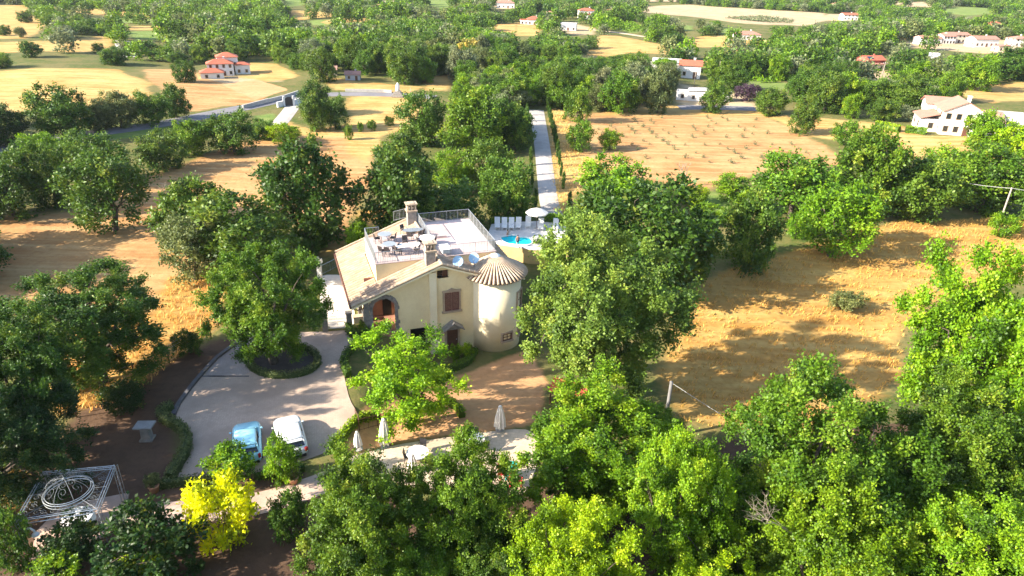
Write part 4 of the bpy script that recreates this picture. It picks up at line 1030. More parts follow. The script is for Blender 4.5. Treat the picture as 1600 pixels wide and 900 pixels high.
# ------------------------------------------------------------------ houses of the countryside
HOUSES = []
def house(px, py, rot, label, vols, wall='whitewall', roofm='redroof', name='farmhouse', clear=9, cat='house', front=10, sc=.64):
    """vols: (dx, dy, w, d, h, roof kind, rise, windows across the front, storeys[, wall material, roof material])"""
    p = G(px, py); a = rad(rot); e = tag(empty(name, (p[0], p[1], p[2] - .1), a, (sc, sc, sc)), label, cat)
    HOUSES.append((p[0], p[1], clear * sc + 1.5, front))
    for vi, vol in enumerate(vols):
        dx, dy, wd, dp, h, kind, rise, nw, st = vol[:9]; wm = M[vol[9] if len(vol) > 9 else wall]; rm = M[vol[10] if len(vol) > 10 else roofm]
        mb = MB(); mb.box((dx, dy, (h - 1.0) / 2), (wd, dp, h + 1.0))
        o, x0, x1, y0, y1 = .45, dx - wd / 2, dx + wd / 2, dy - dp / 2, dy + dp / 2
        if kind == 'gabley':
            for yy in (y0, y1): mb.add([(x0, yy, h), (x1, yy, h), (dx, yy, h + rise)], [(0, 1, 2)])
        if kind == 'gablex':
            for xx in (x0, x1): mb.add([(xx, y0, h), (xx, y1, h), (xx, dy, h + rise)], [(0, 1, 2)])
        mb.build('wall', wm, e)
        rb = MB(); X0, X1, Y0, Y1, zb, th = x0 - o, x1 + o, y0 - o, y1 + o, h - .1 * (rise > .3), .14
        if kind == 'hip':
            k = min(wd, dp) / 2 + o
            A, B = ((X0 + k, dy), (X1 - k, dy)) if wd > dp else ((dx, Y0 + k), (dx, Y1 - k))
            rb.add([(X0, Y0, zb), (X1, Y0, zb), (X1, Y1, zb), (X0, Y1, zb), (*A, h + rise), (*B, h + rise)],
                   [(0, 1, 5, 4), (1, 2, 5), (2, 3, 4, 5), (3, 0, 4)] if wd > dp else [(0, 1, 4), (1, 2, 5, 4), (2, 3, 5), (3, 0, 4, 5)])
            rb.add([(X0, Y0, zb), (X1, Y0, zb), (X1, Y1, zb), (X0, Y1, zb), (X0, Y0, zb - th), (X1, Y0, zb - th), (X1, Y1, zb - th), (X0, Y1, zb - th)], [(7, 6, 5, 4), (0, 4, 5, 1), (1, 5, 6, 2), (2, 6, 7, 3), (3, 7, 4, 0)])
        elif kind in ('gablex', 'gabley'):
            for s in (-1, 1):
                if kind == 'gabley':
                    sl = rise / (wd / 2); q = [(dx, Y0, h + rise + .04), (dx, Y1, h + rise + .04), (dx + s * (wd / 2 + o), Y1, h - sl * o + .04), (dx + s * (wd / 2 + o), Y0, h - sl * o + .04)]
                else:
                    sl = rise / (dp / 2); q = [(X0, dy, h + rise + .04), (X1, dy, h + rise + .04), (X1, dy + s * (dp / 2 + o), h - sl * o + .04), (X0, dy + s * (dp / 2 + o), h - sl * o + .04)]
                q2 = [(x, y, z + th) for x, y, z in q]; rb.add(q2 + q, [(0, 1, 2, 3), (7, 6, 5, 4), (0, 4, 5, 1), (1, 5, 6, 2), (2, 6, 7, 3), (3, 7, 4, 0)])
        elif kind == 'shed':
            q = [(X0, Y0, h + .05), (X1, Y0, h + rise + .05), (X1, Y1, h + rise + .05), (X0, Y1, h + .05)]
            q2 = [(x, y, z + th) for x, y, z in q]; rb.add(q2 + q, [(0, 1, 2, 3), (7, 6, 5, 4), (0, 4, 5, 1), (1, 5, 6, 2), (2, 6, 7, 3), (3, 7, 4, 0)])
        else:
            rb.box((dx, dy, h + .06), (wd + .2, dp + .2, .12))
            for (cx, cy_, sx, sy) in ((dx, y0, wd, .2), (dx, y1, wd, .2), (x0, dy, .2, dp - .4), (x1, dy, .2, dp - .4)): rb.box((cx, cy_, h + .3), (sx, sy, .4))
        ro = rb.build('roof', rm, e)
        if kind in ('hip', 'gablex', 'gabley') and vi == 0 and wd > 6:
            cb = MB(); cb.box((dx + wd * .18, dy + dp * .12, h + rise * .9), (.7, .7, 1.6)); cb.box((dx + wd * .18, dy + dp * .12, h + rise * .9 + .85), (.9, .9, .14)); cb.build('chimney', wm, ro)
        # openings: front row and left side row on each storey
        for s_ in range(st):
            zc = 1.55 + s_ * 2.9
            if zc > h - .5: break
            for k in range(nw):
                xx = x0 + (k + .5) * wd / nw; door = (s_ == 0 and k == nw // 2 and vi == 0)
                wz, wh, ww = (1.1, 2.2, 1.1) if door else (zc, 1.25, .95)
                fb = MB(); fb.box((xx, y0 - .03, wz), (ww + .24, .1, wh + .24)); f = fb.build('door' if door else 'window', M['paleframe'], e)
                gb = MB(); gb.box((xx, y0 - .07, wz), (ww, .06, wh)); gb.build('leaf' if door else 'pane', M['wood'] if door else M['glass'], f)
            for k in range(max(1, int(dp / 3.5)) if nw else 0):
                yy = y0 + (k + .5) * dp / max(1, int(dp / 3.5))
                fb = MB(); fb.box((x0 - .03, yy, zc), (.1, 1.15, 1.45)); f = fb.build('window', M['paleframe'], e)
                gb = MB(); gb.box((x0 - .07, yy, zc), (.06, .9, 1.2)); gb.build('pane', M['glass'], f)
    return e

house(346, 117, 24, 'white two storey farmhouse with red hip roofs and a low front annexe on the left', [
    (0, 0, 11.0, 7.0, 5.6, 'hip', 1.7, 4, 2), (3.5, 7.0, 9.0, 7.5, 7.6, 'hip', 1.7, 3, 2), (9.5, 3.2, 6.5, 5.5, 4.4, 'hip', 1.2, 2, 1), (-4.0, -9.5, 9.5, 6.5, 3.2, 'hip', 1.5, 2, 1)], clear=19, front=18, sc=.56)
vb = house(1490, 206, -17, 'white villa with a long asymmetrical faded red roof on the right', [
    (0, 0, 8.5, 9.0, 5.6, 'gabley', 2.2, 4, 2), (-5.8, 2.0, 4.5, 8.0, 3.0, 'shed', 1.6, 1, 1), (6.5, 2.0, 5.2, 7.5, 3.4, 'gablex', 1.8, 1, 1, 'whitewall', 'brownroof'), (-3.0, 8.0, 6.0, 5.0, 5.6, 'gablex', 1.2, 2, 1), (11.8, 4.5, 7.0, 5.5, 4.2, 'flat', 0, 1, 1, 'whitewall', 'palesheet')], 'whitewall', 'pinkroof', 'white_villa', clear=15, front=14, sc=.82)
house(1048, 118, -12, 'white house with an orange red gable roof behind the stone pine', [(6.5, 0, 7.5, 6.5, 4.4, 'gablex', 1.4, 2, 1), (-2.0, 1.5, 9.5, 7.5, 4.2, 'gablex', 1.6, 2, 1, 'whitewall', 'palesheet'), (-8.0, 0, 5.5, 6.0, 3.8, 'flat', 0, 1, 1, 'whitewall', 'palesheet')], clear=14, front=14, sc=.8)
house(1092, 156, -16, 'low grey white house with a pale flat roof above the ploughed field', [(0, 0, 8.0, 6.5, 3.6, 'shed', .6, 2, 1), (-6.0, -.5, 4.5, 4.5, 2.8, 'flat', 0, 1, 1), (8, 1.5, 6.0, 6.0, 2.6, 'shed', .5, 1, 1)], 'whitewall', 'palesheet', clear=11, front=12)
rh_ = house(1358, 106, 14, 'red walled house with solar panels on its red roof', [(0, 0, 11.5, 8.0, 4.6, 'gablex', 1.8, 4, 2, 'redwall'), (-2, -6.2, 9.0, 4.5, 2.8, 'shed', .3, 2, 1, 'creamwall', 'pinkroof')], 'redwall', 'redroof', clear=13, front=16)
mb = MB(); f_ = lambda x, y: (x, y, 4.6 + 1.8 * (1 + y / 4.0) + .24)
mb.add([f_(-4.2, -3.2), f_(-.8, -3.2), f_(-.8, -1.2), f_(-4.2, -1.2)] + [tuple(np.array(f_(x, y)) + [0, 0, .08]) for x, y in ((-4.2, -3.2), (-.8, -3.2), (-.8, -1.2), (-4.2, -1.2))], [(3, 2, 1, 0), (4, 5, 6, 7), (0, 1, 5, 4), (1, 2, 6, 5), (2, 3, 7, 6), (3, 0, 4, 7)]); mb.build('solar_panel', M['solar'], rh_)
house(1550, 48, 10, 'orange house with a bright red hip roof near the upper right corner', [(0, 0, 12.5, 10.0, 6.0, 'hip', 1.8, 4, 2)], 'orangewall', 'redroof', clear=13, front=18)
house(1448, 68, 8, 'long low row house at the left end of the hamlet', [(0, 0, 15.0, 8.0, 3.8, 'gablex', 1.3, 4, 1), (13.0, .5, 9.0, 8.5, 5.2, 'gablex', 1.4, 4, 2)], 'whitewall', 'pinkroof', clear=18, front=22)
house(1490, 66, 8, 'pale two storey house with dark balconies in the hamlet', [(0, 0, 15, 9, 5.2, 'gablex', 1.4, 5, 2)], 'creamwall', 'pinkroof', clear=13, front=20)
house(1532, 72, 10, 'pale house with a peach roof in front of the orange house', [(0, 0, 17.0, 9.0, 4.8, 'gablex', 1.6, 5, 1)], 'whitewall', 'pinkroof', clear=14, front=18)
house(1588, 72, 5, 'white house cut by the right edge in the hamlet', [(0, 0, 11.0, 9.0, 5.2, 'hip', 1.5, 3, 2)], 'whitewall', 'pinkroof', clear=12, front=16)
house(1595, 46, 5, 'small pale house at the right edge above the hamlet', [(0, 0, 9.0, 8.0, 4.5, 'hip', 1.5, 3, 1)], 'whitewall', 'redroof', clear=10, front=16)
house(1510, 52, 8, 'low pale house with a cream roof behind the hamlet row', [(0, 0, 14.0, 8.0, 4.0, 'hip', 1.5, 3, 1)], 'whitewall', 'palesheet', clear=10, front=14)
house(1565, 80, 6, 'small cream outbuilding on the near side of the hamlet', [(0, 0, 10.0, 6.0, 3.2, 'shed', .7, 3, 1)], 'creamwall', 'pinkroof', name='outbuilding', clear=9, front=14)
house(1258, 95, 8, 'small shed with a pink red roof among the trees', [(0, 0, 9.0, 5.0, 2.6, 'shed', .5, 2, 1)], 'brownroof' if 0 else 'creamwall', 'redroof', name='shed', clear=8, front=20)
house(1455, 104, -10, 'small tall grey white shed tower behind the bright round tree', [(0, 0, 4.2, 4.0, 6.6, 'flat', 0, 1, 2)], 'greywall', 'palesheet', name='shed_tower', clear=6, front=20)
house(1166, 61, 5, 'long low house with a faded red roof beside the green vineyard', [(0, 0, 16.0, 9.0, 3.6, 'hip', 1.8, 5, 1)], 'whitewall', 'pinkroof', clear=12, front=16)
house(834, 38, 4, 'pink house with a red hip roof on the far left of the hill houses', [(0, 0, 11.0, 9.0, 4.2, 'hip', 2.2, 3, 1), (-8, 0, 6, 7, 3.4, 'flat', 0, 2, 1)], 'whitewall', 'redroof', clear=12, front=18)
house(888, 47, -8, 'plain grey concrete building without a pitched roof', [(0, 0, 12.0, 9.0, 4.6, 'flat', 0, 3, 1)], 'greywall', 'palesheet', name='farm_building', clear=11, front=14)
house(862, 27, 5, 'pale pink far house between two clumps of trees', [(0, 0, 15.0, 8.0, 3.8, 'hip', 1.5, 4, 1)], 'creamwall', 'pinkroof', clear=11, front=22)
house(916, 28, 4, 'tall white far house with a small red roof', [(0, 0, 14.0, 10.0, 6.5, 'hip', 1.8, 4, 2), (-3, -8, 10, 6, 3.4, 'flat', 0, 3, 1)], 'whitewall', 'redroof', clear=13, front=24)
house(964, 24, 6, 'pale far house with a wide orange red hip roof', [(0, 0, 17.0, 11.0, 4.6, 'hip', 2.4, 4, 1)], 'creamwall', 'redroof', clear=13, front=24)
house(1325, 31, 4, 'white far house with an orange roof beside the pale field', [(0, 0, 15.0, 9.0, 5.0, 'gablex', 1.6, 4, 2)], 'whitewall', 'redroof', clear=12, front=26)
house(1312, 12, 4, 'cream house on the far upper right fields', [(0, 0, 20.0, 10.0, 4.6, 'hip', 2.0, 4, 1)], 'creamwall', 'pinkroof', clear=13, front=30)
house(1352, 17, 4, 'white cube house on the far pale field', [(0, 0, 11.0, 8.0, 5.4, 'flat', 0, 3, 2)], 'whitewall', 'palesheet', clear=11, front=26)
house(790, 12, 3, 'pale far house at the top edge right of centre', [(0, 0, 17.0, 10.0, 5.0, 'hip', 2.0, 4, 1)], 'whitewall', 'pinkroof', clear=13, front=40)
house(605, 6, 3, 'pink roofed far house at the top edge left of centre', [(0, 0, 17.0, 10.0, 4.6, 'hip', 2.0, 4, 1)], 'creamwall', 'redroof', clear=13, front=40)
house(600, 16, 3, 'low cream far house below the pink roofed one', [(0, 0, 14.0, 8.0, 3.6, 'gablex', 1.5, 3, 1)], 'creamwall', 'pinkroof', clear=11, front=30)
house(514, 117, 12, 'small dark house with a brown tiled roof half hidden in the trees', [(0, 0, 8.0, 6.0, 3.0, 'gablex', 1.5, 2, 1)], 'creamwall', 'brownroof', name='cottage', clear=6, front=6, sc=.52)
house(552, 124, 8, 'small cottage with a pinkish roof at the wood edge', [(0, 0, 7.0, 5.5, 2.8, 'gablex', 1.3, 2, 1)], 'greywall', 'brownroof', name='cottage', clear=6, front=6, sc=.52)
house(821, 120, 22, 'long pale metal roofed barn beyond the gravel drive', [(0, 0, 11.0, 6.0, 3.2, 'shed', .9, 3, 1)], 'creamwall', 'palesheet', name='barn', clear=8, front=12)
q_ = G(1036, 121); put_tree('stone_pine_tree', tuple(q_), 20 * mpp(q_), 27 * mpp(q_), 'umbrella', PAL['br'], 'flat crowned stone pine in front of the white house')
# ------------------------------------------------------------------ woods and hedgerows
WOODS = [  # picture outline, tree spacing in metres, name phrase
 ([(-70, 84), (60, 76), (100, 80), (290, 82), (305, 100), (160, 104), (60, 104), (-70, 112)], 6.0, 'tree belt above the straw mound field'),
 ([(55, 46), (150, 34), (172, 40), (172, 52), (90, 62), (60, 58)], 6.5, 'dark wood beside the long left straw field'),
 ([(380, 62), (480, 44), (560, 38), (640, 34), (800, 56), (800, 76), (828, 98), (705, 116), (690, 128), (640, 132), (560, 116), (500, 104), (450, 98), (395, 84)], 6.6, 'great wood in the middle distance'),
 ([(60, -2), (240, -2), (440, 6), (450, 34), (400, 58), (330, 76), (262, 70), (248, 30), (90, 6)], 8.5, 'far forest at the upper left'),
 ([(175, 56), (205, 50), (215, 80), (180, 86)], 7, 'trees by the far lane'), ([(215, 62), (330, 62), (330, 80), (222, 84)], 7, 'trees behind the tree belt'),
 ([(480, 0), (700, 12), (730, 18), (800, 30), (790, 40), (640, 34), (545, 28), (490, 14)], 8.5, 'far forest at the top centre'),
 ([(830, 96), (1000, 92), (1012, 116), (1000, 168), (930, 172), (880, 176), (846, 168), (832, 158), (800, 172), (740, 152), (700, 150), (712, 126)], 6.0, 'wood between the gravel drive and the ploughed field'),
 ([(806, 82), (850, 66), (925, 62), (930, 76), (880, 92), (820, 100)], 6.5, 'clump below the grey concrete building'),
 ([(800, 2), (1000, 2), (995, 14), (940, 12), (880, 14), (830, 22), (800, 22)], 9, 'far trees above the hill houses'),
 ([(985, 24), (1090, 38), (1098, 46), (1050, 36), (1000, 34), (960, 34)], 7, 'hedgerow behind the vineyard'), ([(1080, 44), (1130, 34), (1140, 44), (1110, 62), (1090, 60)], 7, 'clump between the vineyards'),
 ([(1000, 52), (1100, 60), (1100, 68), (1000, 62)], 6.5, 'hedge below the vineyard'),
 ([(1070, 84), (1160, 66), (1290, 56), (1300, 72), (1330, 92), (1330, 112), (1220, 124), (1180, 128), (1130, 120), (1100, 104)], 6.6, 'green hillside right of the white house'),
 ([(1170, 128), (1330, 122), (1420, 122), (1480, 132), (1492, 150), (1420, 168), (1300, 172), (1200, 162)], 6.4, 'tree belt left of the white villa'),
 ([(1280, 44), (1340, 38), (1420, 32), (1530, 36), (1526, 46), (1430, 46), (1420, 74), (1380, 84), (1300, 64)], 8, 'wooded slope above the red house'),
 ([(1380, 88), (1440, 80), (1560, 88), (1640, 80), (1640, 124), (1500, 130), (1470, 118), (1400, 112)], 7, 'wood below the right hand hamlet'),
 ([(1140, 14), (1260, 8), (1300, 18), (1240, 22), (1160, 16)], 9, 'far wood on the pale field'), ([(1060, -2), (1350, -2), (1310, 8), (1160, 10), (1080, 4)], 10, 'farthest woods at the upper right'),
 ([(1440, 4), (1640, -2), (1640, 34), (1570, 30), (1530, 12)], 9, 'far wooded ridge in the upper right corner'), ([(1380, 14), (1460, 18), (1530, 28), (1400, 32)], 9, 'far trees left of the orange house'),
 ([(1140, 38), (1200, 44), (1290, 42), (1290, 54), (1200, 52)], 7, 'row of trees below the big pale field'), ([(-70, 0), (60, 0), (60, 6), (-70, 6)], 9, 'farthest trees at the upper left corner'),
 ([(40, 10), (90, 16), (110, 36), (100, 42), (60, 30)], 7, 'trees on the edge of the upper pale field'), ([(110, 24), (200, 20), (300, 28), (250, 30), (150, 26)], 9, 'thin hedgerow among the far left fields'),
 ([(400, 98), (500, 108), (560, 124), (480, 118), (430, 112)], 5.5, 'scrub behind the white farmhouse yard'),
 ([(1500, 150), (1600, 160), (1640, 190), (1580, 188), (1520, 160)], 6.5, 'trees behind the flat roofed part of the white villa'),
 ([(700, 150), (760, 130), (800, 130), (800, 168), (700, 168)], 6.2, 'trees at the far end of the avenue'),
 ([(740, 165), (800, 168), (800, 240), (760, 250)], 6.5, 'avenue trees left of the gravel drive'),
 ([(1690, 120), (1900, 120), (2100, 420), (1720, 330)], 8, 'trees beyond the right edge'), ([(-90, 120), (-400, 120), (-600, 420), (-90, 320)], 8, 'trees beyond the left edge'),
]
def proj(p):
    v = np.asarray(p, float) - np.array([0, 0, H]); z = v @ _f; return 800 + F * (v @ _r) / z, 450 - F * (v @ _u) / z
cand = []; rs = np.random.default_rng(7); FPX = [np.array(p, float) for k_ in FIELDS for p in FIELDS[k_] if k_ != 'shaded_soil']; FWD = [q for k_ in FP for q in FP[k_] if k_ != 'shaded_soil']
for wi, (pxs, sp, ph) in enumerate(WOODS):
    sp = min(sp, 6.4); pp = np.array(pxs, float); poly = polyW(pxs); lo, hi = poly.min(0), poly.max(0); gx = np.arange(lo[0], hi[0], sp); gy = np.arange(lo[1], hi[1], sp * .87)
    XX, YY = np.meshgrid(gx, gy); XX = XX + (np.arange(len(gy)) % 2)[:, None] * sp / 2
    XX = XX + rs.uniform(-.36, .36, XX.shape) * sp; YY = YY + rs.uniform(-.36, .36, YY.shape) * sp
    ok = sdf(poly, XX, YY) > -1
    for x, y in zip(XX[ok], YY[ok]):
        if rs.random() < .06: continue
        bad = False
        for hx, hy, c, fr in HOUSES:
            dx, dy = x - hx, y - hy; L = math.hypot(hx, hy); al = -(dx * hx + dy * hy) / L; la = abs(dx * hy - dy * hx) / L
            if math.hypot(dx, dy) < c or (la < c * .8 and 0 < al < fr): bad = True; break
        R = sp * rs.uniform(.5, .72); h = R * rs.uniform(1.55, 2.1)
        if not bad:
            qx, qy = proj((x, y, float(terr(x, y)) + h * .85))
            if sdf(pp, np.array([qx]), np.array([qy]))[0] < -2.0:
                h *= .62; qx, qy = proj((x, y, float(terr(x, y)) + h * .8))
                if sdf(pp, np.array([qx]), np.array([qy]))[0] < -3.5: bad = True
        if not bad: cand.append((x, y, sp, wi, R, h))
FPX = [np.array(p, float) for k_ in FIELDS for p in FIELDS[k_] if k_ != 'shaded_soil']; FWD = [q for k_ in FP for q in FP[k_] if k_ != 'shaded_soil']
poly = polyW([(-150, 0), (1750, 0), (1750, 150), (1400, 170), (1250, 168), (1000, 165), (860, 165), (700, 165), (660, 140), (560, 140), (480, 124), (310, 100), (-150, 110)])
lo, hi = poly.min(0), poly.max(0); gx = np.arange(lo[0], hi[0], 7.2); gy = np.arange(lo[1], hi[1], 6.4); XX, YY = np.meshgrid(gx, gy); XX = XX + rs.uniform(-3.4, 3.4, XX.shape); YY = YY + rs.uniform(-3.2, 3.2, YY.shape)
ok = sdf(poly, XX, YY) > 0
for q in FWD: ok &= sdf(q, XX, YY) < -.5
XX, YY = XX[ok], YY[ok]; RR = rs.uniform(2.3, 4.2, XX.shape); HH = RR * rs.uniform(1.5, 2.0, XX.shape); ZZ = terr(XX, YY)
keep = rs.random(len(XX)) < .9
base_c = np.array([(c[0], c[1]) for c in cand])
WOODS.append((None, 7, 'mixed country among the far fields and houses'))
for x, y, R, h in zip(XX[keep], YY[keep], RR[keep], HH[keep]):
    if len(base_c) and np.min((base_c[:, 0] - x) ** 2 + (base_c[:, 1] - y) ** 2) < 16: continue
    bad = False
    for hx, hy, c, fr in HOUSES:
        dx, dy = x - hx, y - hy; L = math.hypot(hx, hy); al = -(dx * hx + dy * hy) / L; la = abs(dx * hy - dy * hx) / L
        if math.hypot(dx, dy) < c or (la < c * .85 and 0 < al < fr): bad = True; break
    if not bad: cand.append((x, y, 7, len(WOODS) - 1, R, h))
ca_ = np.array([(c[0], c[1], c[4], c[5]) for c in cand]); cz_ = terr(ca_[:, 0], ca_[:, 1]); good = np.ones(len(cand), bool)
for q in FWD: good &= sdf(q, ca_[:, 0], ca_[:, 1]) < .5
for lx, lz in ((0, 1.0), (-.8, .6), (.8, .6), (0, .6)):      # no crown may cover a field that shows in the photograph
    tp_ = np.array([proj((x + lx * R, y, z + lz * h)) for (x, y, R, h), z in zip(ca_, cz_)])
    for q in FPX: good &= sdf(q, tp_[:, 0], tp_[:, 1]) < 1.0
cand = [c for c, g_ in zip(cand, good) if g_]
cand = [c for c in cand if all((c[0] - t_[0]) ** 2 + (c[1] - t_[1]) ** 2 > (t_[2] * .75) ** 2 for t_ in TREES)]
cand.sort(key=lambda c: math.hypot(c[0], c[1]))
inview = lambda c: abs((np.array([c[0], c[1], 0]) - [0, 0, H]) @ _r) < zdepth((c[0], c[1], 0)) * .79
NI = 185; near_c = [c for c in cand if inview(c)][:NI]; ns = set(id(c) for c in near_c); rest = [c for c in cand if id(c) not in ns]
KEYS = ['md', 'md', 'dk', 'lt', 'gy', 'lt', 'br', 'ol', 'md']
WORD = {'md': 'mid green', 'dk': 'dark green', 'lt': 'fresh green', 'gy': 'grey green', 'br': 'bright green', 'ol': 'olive grey'}
for i, (x, y, sp, wi, R, h) in enumerate(near_c):
    k = KEYS[rs.integers(len(KEYS))]
    put_tree('woodland_tree', (x, y, float(terr(x, y)) - .1), R, h, 'low' if math.hypot(x, y) < 230 else 'far', PAL[k], '%s tree in the %s' % (WORD[k], WOODS[wi][2]), 'tree', '%s trees of the %s' % (WORD[k], WOODS[wi][2]))
# all farther trees: one merged wood
protos = []
for i in range(6):
    rng = np.random.default_rng(900 + i)
    V, ti, C = crown_points(rng, 30, 5, 5, .8, 4.2, 8.0, cz=.5, ah=.5, wid=.42, lobes=.25, nn=.42); protos.append((V, ti))
VV, TT, CC = [], [], []
for (x, y, sp, wi, R, h) in rest:
    k = KEYS[rs.integers(len(KEYS))]; V, ti = protos[rs.integers(6)]; a = rs.uniform(0, 6.28)
    c_, s_ = math.cos(a), math.sin(a); sx = R / 4.2
    VV.append(np.stack([(V[:, 0] * c_ - V[:, 1] * s_) * sx + x, (V[:, 0] * s_ + V[:, 1] * c_) * sx + y, V[:, 2] * h / 8.0 + float(terr(x, y)) - .3], 1))
    TT.append(ti); CC.append(np.repeat(np.array([[*PAL[k], 1.0]]) * [rs.uniform(.85, 1.15)] * 1, len(ti), 0))
V = np.concatenate(VV); wm_ = leaf_mesh('distant_woodland', V, np.concatenate(TT), LEAF_MERGED)
a = wm_.attributes.new('leafcol', 'FLOAT_COLOR', 'FACE'); a.data.foreach_set('color', np.concatenate(CC).astype(np.float32).ravel())
dw = bpy.data.objects.new('distant_woodland', wm_); COL.objects.link(dw); tag(dw, 'far woods and hedgerows fading up the hills', 'woodland', kind='stuff')
print('trees', len(TREES), 'rest', len(rest), 'faces', len(V) // 4)

# vineyards and the young plantation
def vineyard(name, pxs, ang, label, gap=2.4, hh=1.3, c='br', lw=.5):
    poly = polyW(pxs); lo, hi = poly.min(0), poly.max(0); ctr = (lo + hi) / 2; L = np.hypot(*(hi - lo)); a = rad(ang); d = np.array([math.cos(a), math.sin(a)]); n = np.array([-d[1], d[0]])
    pts = []
    for o in np.arange(-L / 2, L / 2, gap):
        q = ctr + n * o + d * np.arange(-L / 2, L / 2, .55)[:, None]; ok = sdf(poly, q[:, 0], q[:, 1]) > 0; pts.append(q[ok])
    q = np.repeat(np.concatenate(pts), 6, 0); m = len(q); rng = np.random.default_rng(3)
    p = np.stack([q[:, 0] + rng.normal(0, lw * .5, m), q[:, 1] + rng.normal(0, lw * .5, m), terr(q[:, 0], q[:, 1]) + rng.uniform(.1, hh, m)], 1)
    V = leaves_geom(rng, p, unit(rng.normal(0, 1, (m, 3))), unit(rng.normal(0, .6, (m, 3)) + [0, 0, .8]), rng.uniform(.5, .9, m), .4)
    me = leaf_mesh(name, V, rng.uniform(.2, .8, m)); o = bpy.data.objects.new(name, me); COL.objects.link(o); o.color = (*PAL[c], 1); tag(o, label, 'vines', kind='stuff')
vineyard('vineyard', [(940, 37), (985, 36), (1007, 45), (990, 52), (950, 43)], 30, 'rows of green vines on the slope below the far hedgerow', 4)
vineyard('vineyard', [(1130, 14 + 14), (1190, 26), (1240, 32), (1240, 36), (1180, 34)], 14, 'thin vine rows on the big pale field', 8, .9, 'ol', .3)
vineyard('vineyard', [(1120, 116), (1260, 104), (1330, 112), (1330, 122), (1200, 130), (1130, 126)], 12, 'vine rows below the red house', 3.2)
spr = None; pol = polyW([(900, 196), (1000, 184), (1180, 180), (1290, 240), (1180, 262), (1000, 252)]); kk = 0
p0 = G(1040, 190); dr = G(1120, 260)[:2] - G(1010, 184)[:2]; dr /= np.linalg.norm(dr); ac = np.array([-dr[1], dr[0]])
for i in range(-12, 13):
    for j in range(-3, 14):
        q = p0[:2] + ac * i * 3.3 + dr * j * 3.0 + rs.uniform(-.3, .3, 2)
        if sdf(pol, np.array([q[0]]), np.array([q[1]]))[0] > 1 and rs.random() < .62 and kk < 150:
            sc_ = rs.uniform(.7, 1.5)
            put_tree('sapling', (q[0], q[1], float(terr(*q))), .35 * sc_, .55 * sc_, 'sprout', PAL['ol'], 'tiny sapling planted in rows on the ploughed field', 'sapling', 'saplings in rows on the ploughed field'); kk += 1
# cypress saplings along both sides of the gravel drive
for side, off in (('right', 2.3), ('left', -2.2)):
    for k in range(12):
        f = k / 11; py = 330 - 158 * f ** .62; cx = np.interp(py, [172, 220, 270, 320, 345], [838, 846, 852, 858, 868]); q = G(cx, py)
        if side == 'left' and 3 < k < 7: continue
        hh = rs.uniform(2.0, 3.0); put_tree('cypress_tree', (q[0] + off, q[1], q[2]), hh * .115, hh, 'cypress', PAL['dk'], 'slim young cypress in the row along the %s edge of the gravel drive' % side, 'tree', 'cypress row on the %s of the drive' % side)

# tall dry grass
def dry_grass(name, polys, dens, hgt, label, seed, c1=(.62, .44, .17), clumpy=True, avoid=None):
    rng = np.random.default_rng(seed); P_ = []
    for poly in polys:
        lo, hi = poly.min(0), poly.max(0); n = int((hi[0] - lo[0]) * (hi[1] - lo[1]) * dens); q = rng.uniform(lo, hi, (n, 2)); q = q[sdf(poly, q[:, 0], q[:, 1]) > .2]; P_.append(q)
    q = np.concatenate(P_); q = q[np.array([True] * len(q))]
    if clumpy: f = np.sin(q[:, 0] * .7 + np.sin(q[:, 1] * .5) * 2) + np.sin(q[:, 1] * .9 + q[:, 0] * .3); q = q[rng.uniform(-2, 2, len(q)) < f + .9]
    nb = 5; q = np.repeat(q, nb, 0) + rng.normal(0, .13, (len(q) * nb, 2)); m = len(q)
    b = np.stack([q[:, 0], q[:, 1], terr(q[:, 0], q[:, 1]) - .05], 1); L = hgt * rng.uniform(.5, 1.3, m); a = rng.uniform(0, 6.28, m); w_ = rng.uniform(.025, .05, m)
    s = np.stack([np.cos(a), np.sin(a), a * 0], 1) * w_[:, None]; bend = np.stack([rng.normal(.15, .28, m), rng.normal(0, .28, m), np.ones(m)], 1) * L[:, None]
    V = np.stack([b - s, b + s, b + bend * [.45, .45, .6] + s * .7, b + bend], 1).reshape(-1, 3)
    me = leaf_mesh(name, V, rng.uniform(.2, .8, m)); o = bpy.data.objects.new(name, me); COL.objects.link(o); o.color = (*c1, 1); tag(o, label, 'dry grass', kind='stuff')
dry_grass('dry_grass', [FP['gold'][0]], 3.2, .34, 'tall golden dry grass of the right hand field', 5, (.56, .37, .115))
dry_grass('dry_grass', [FP['gold'][1], FP['gold'][3]], 7, .4, 'golden dry grass left of the courtyard', 6, (.60, .41, .14))
dry_grass('dry_grass', [FP['straw'][6]], 4, .4, 'pale dry grass strip right of the gravel drive', 8, (.62, .45, .17))

# ------------------------------------------------------------------ the pool
def fillpoly(bm, outer, inner, z):
    es = []
    for poly in (outer, inner):
        vs = [bm.verts.new((p[0], p[1], z)) for p in poly]; es += [bm.edges.new((vs[i], vs[(i + 1) % len(vs)])) for i in range(len(vs))]
    bmesh.ops.triangle_fill(bm, use_beauty=True, use_dissolve=False, edges=es)
def smoothpoly(p, it=2):
    for _ in range(it):
        q = []
        for i in range(len(p)): a, c = p[i], p[(i + 1) % len(p)]; q += [a * .75 + c * .25, a * .25 + c * .75]
        p = q
    return np.array(p)
dz = 0.0
deckW = [P(x, y, dz)[:2] for x, y in [(768, 350), (800, 347), (850, 345), (884, 345), (890, 392), (828, 388), (783, 381), (772, 378), (762, 366)]]
poolW = smoothpoly([P(x, y, dz)[:2] for x, y in [(780, 371), (792, 369), (805, 367), (811, 371.5), (820, 370.5), (830, 373), (833, 378), (828, 383), (816, 383), (803, 382.4), (790, 380.5)]])
pc = poolW.mean(0)
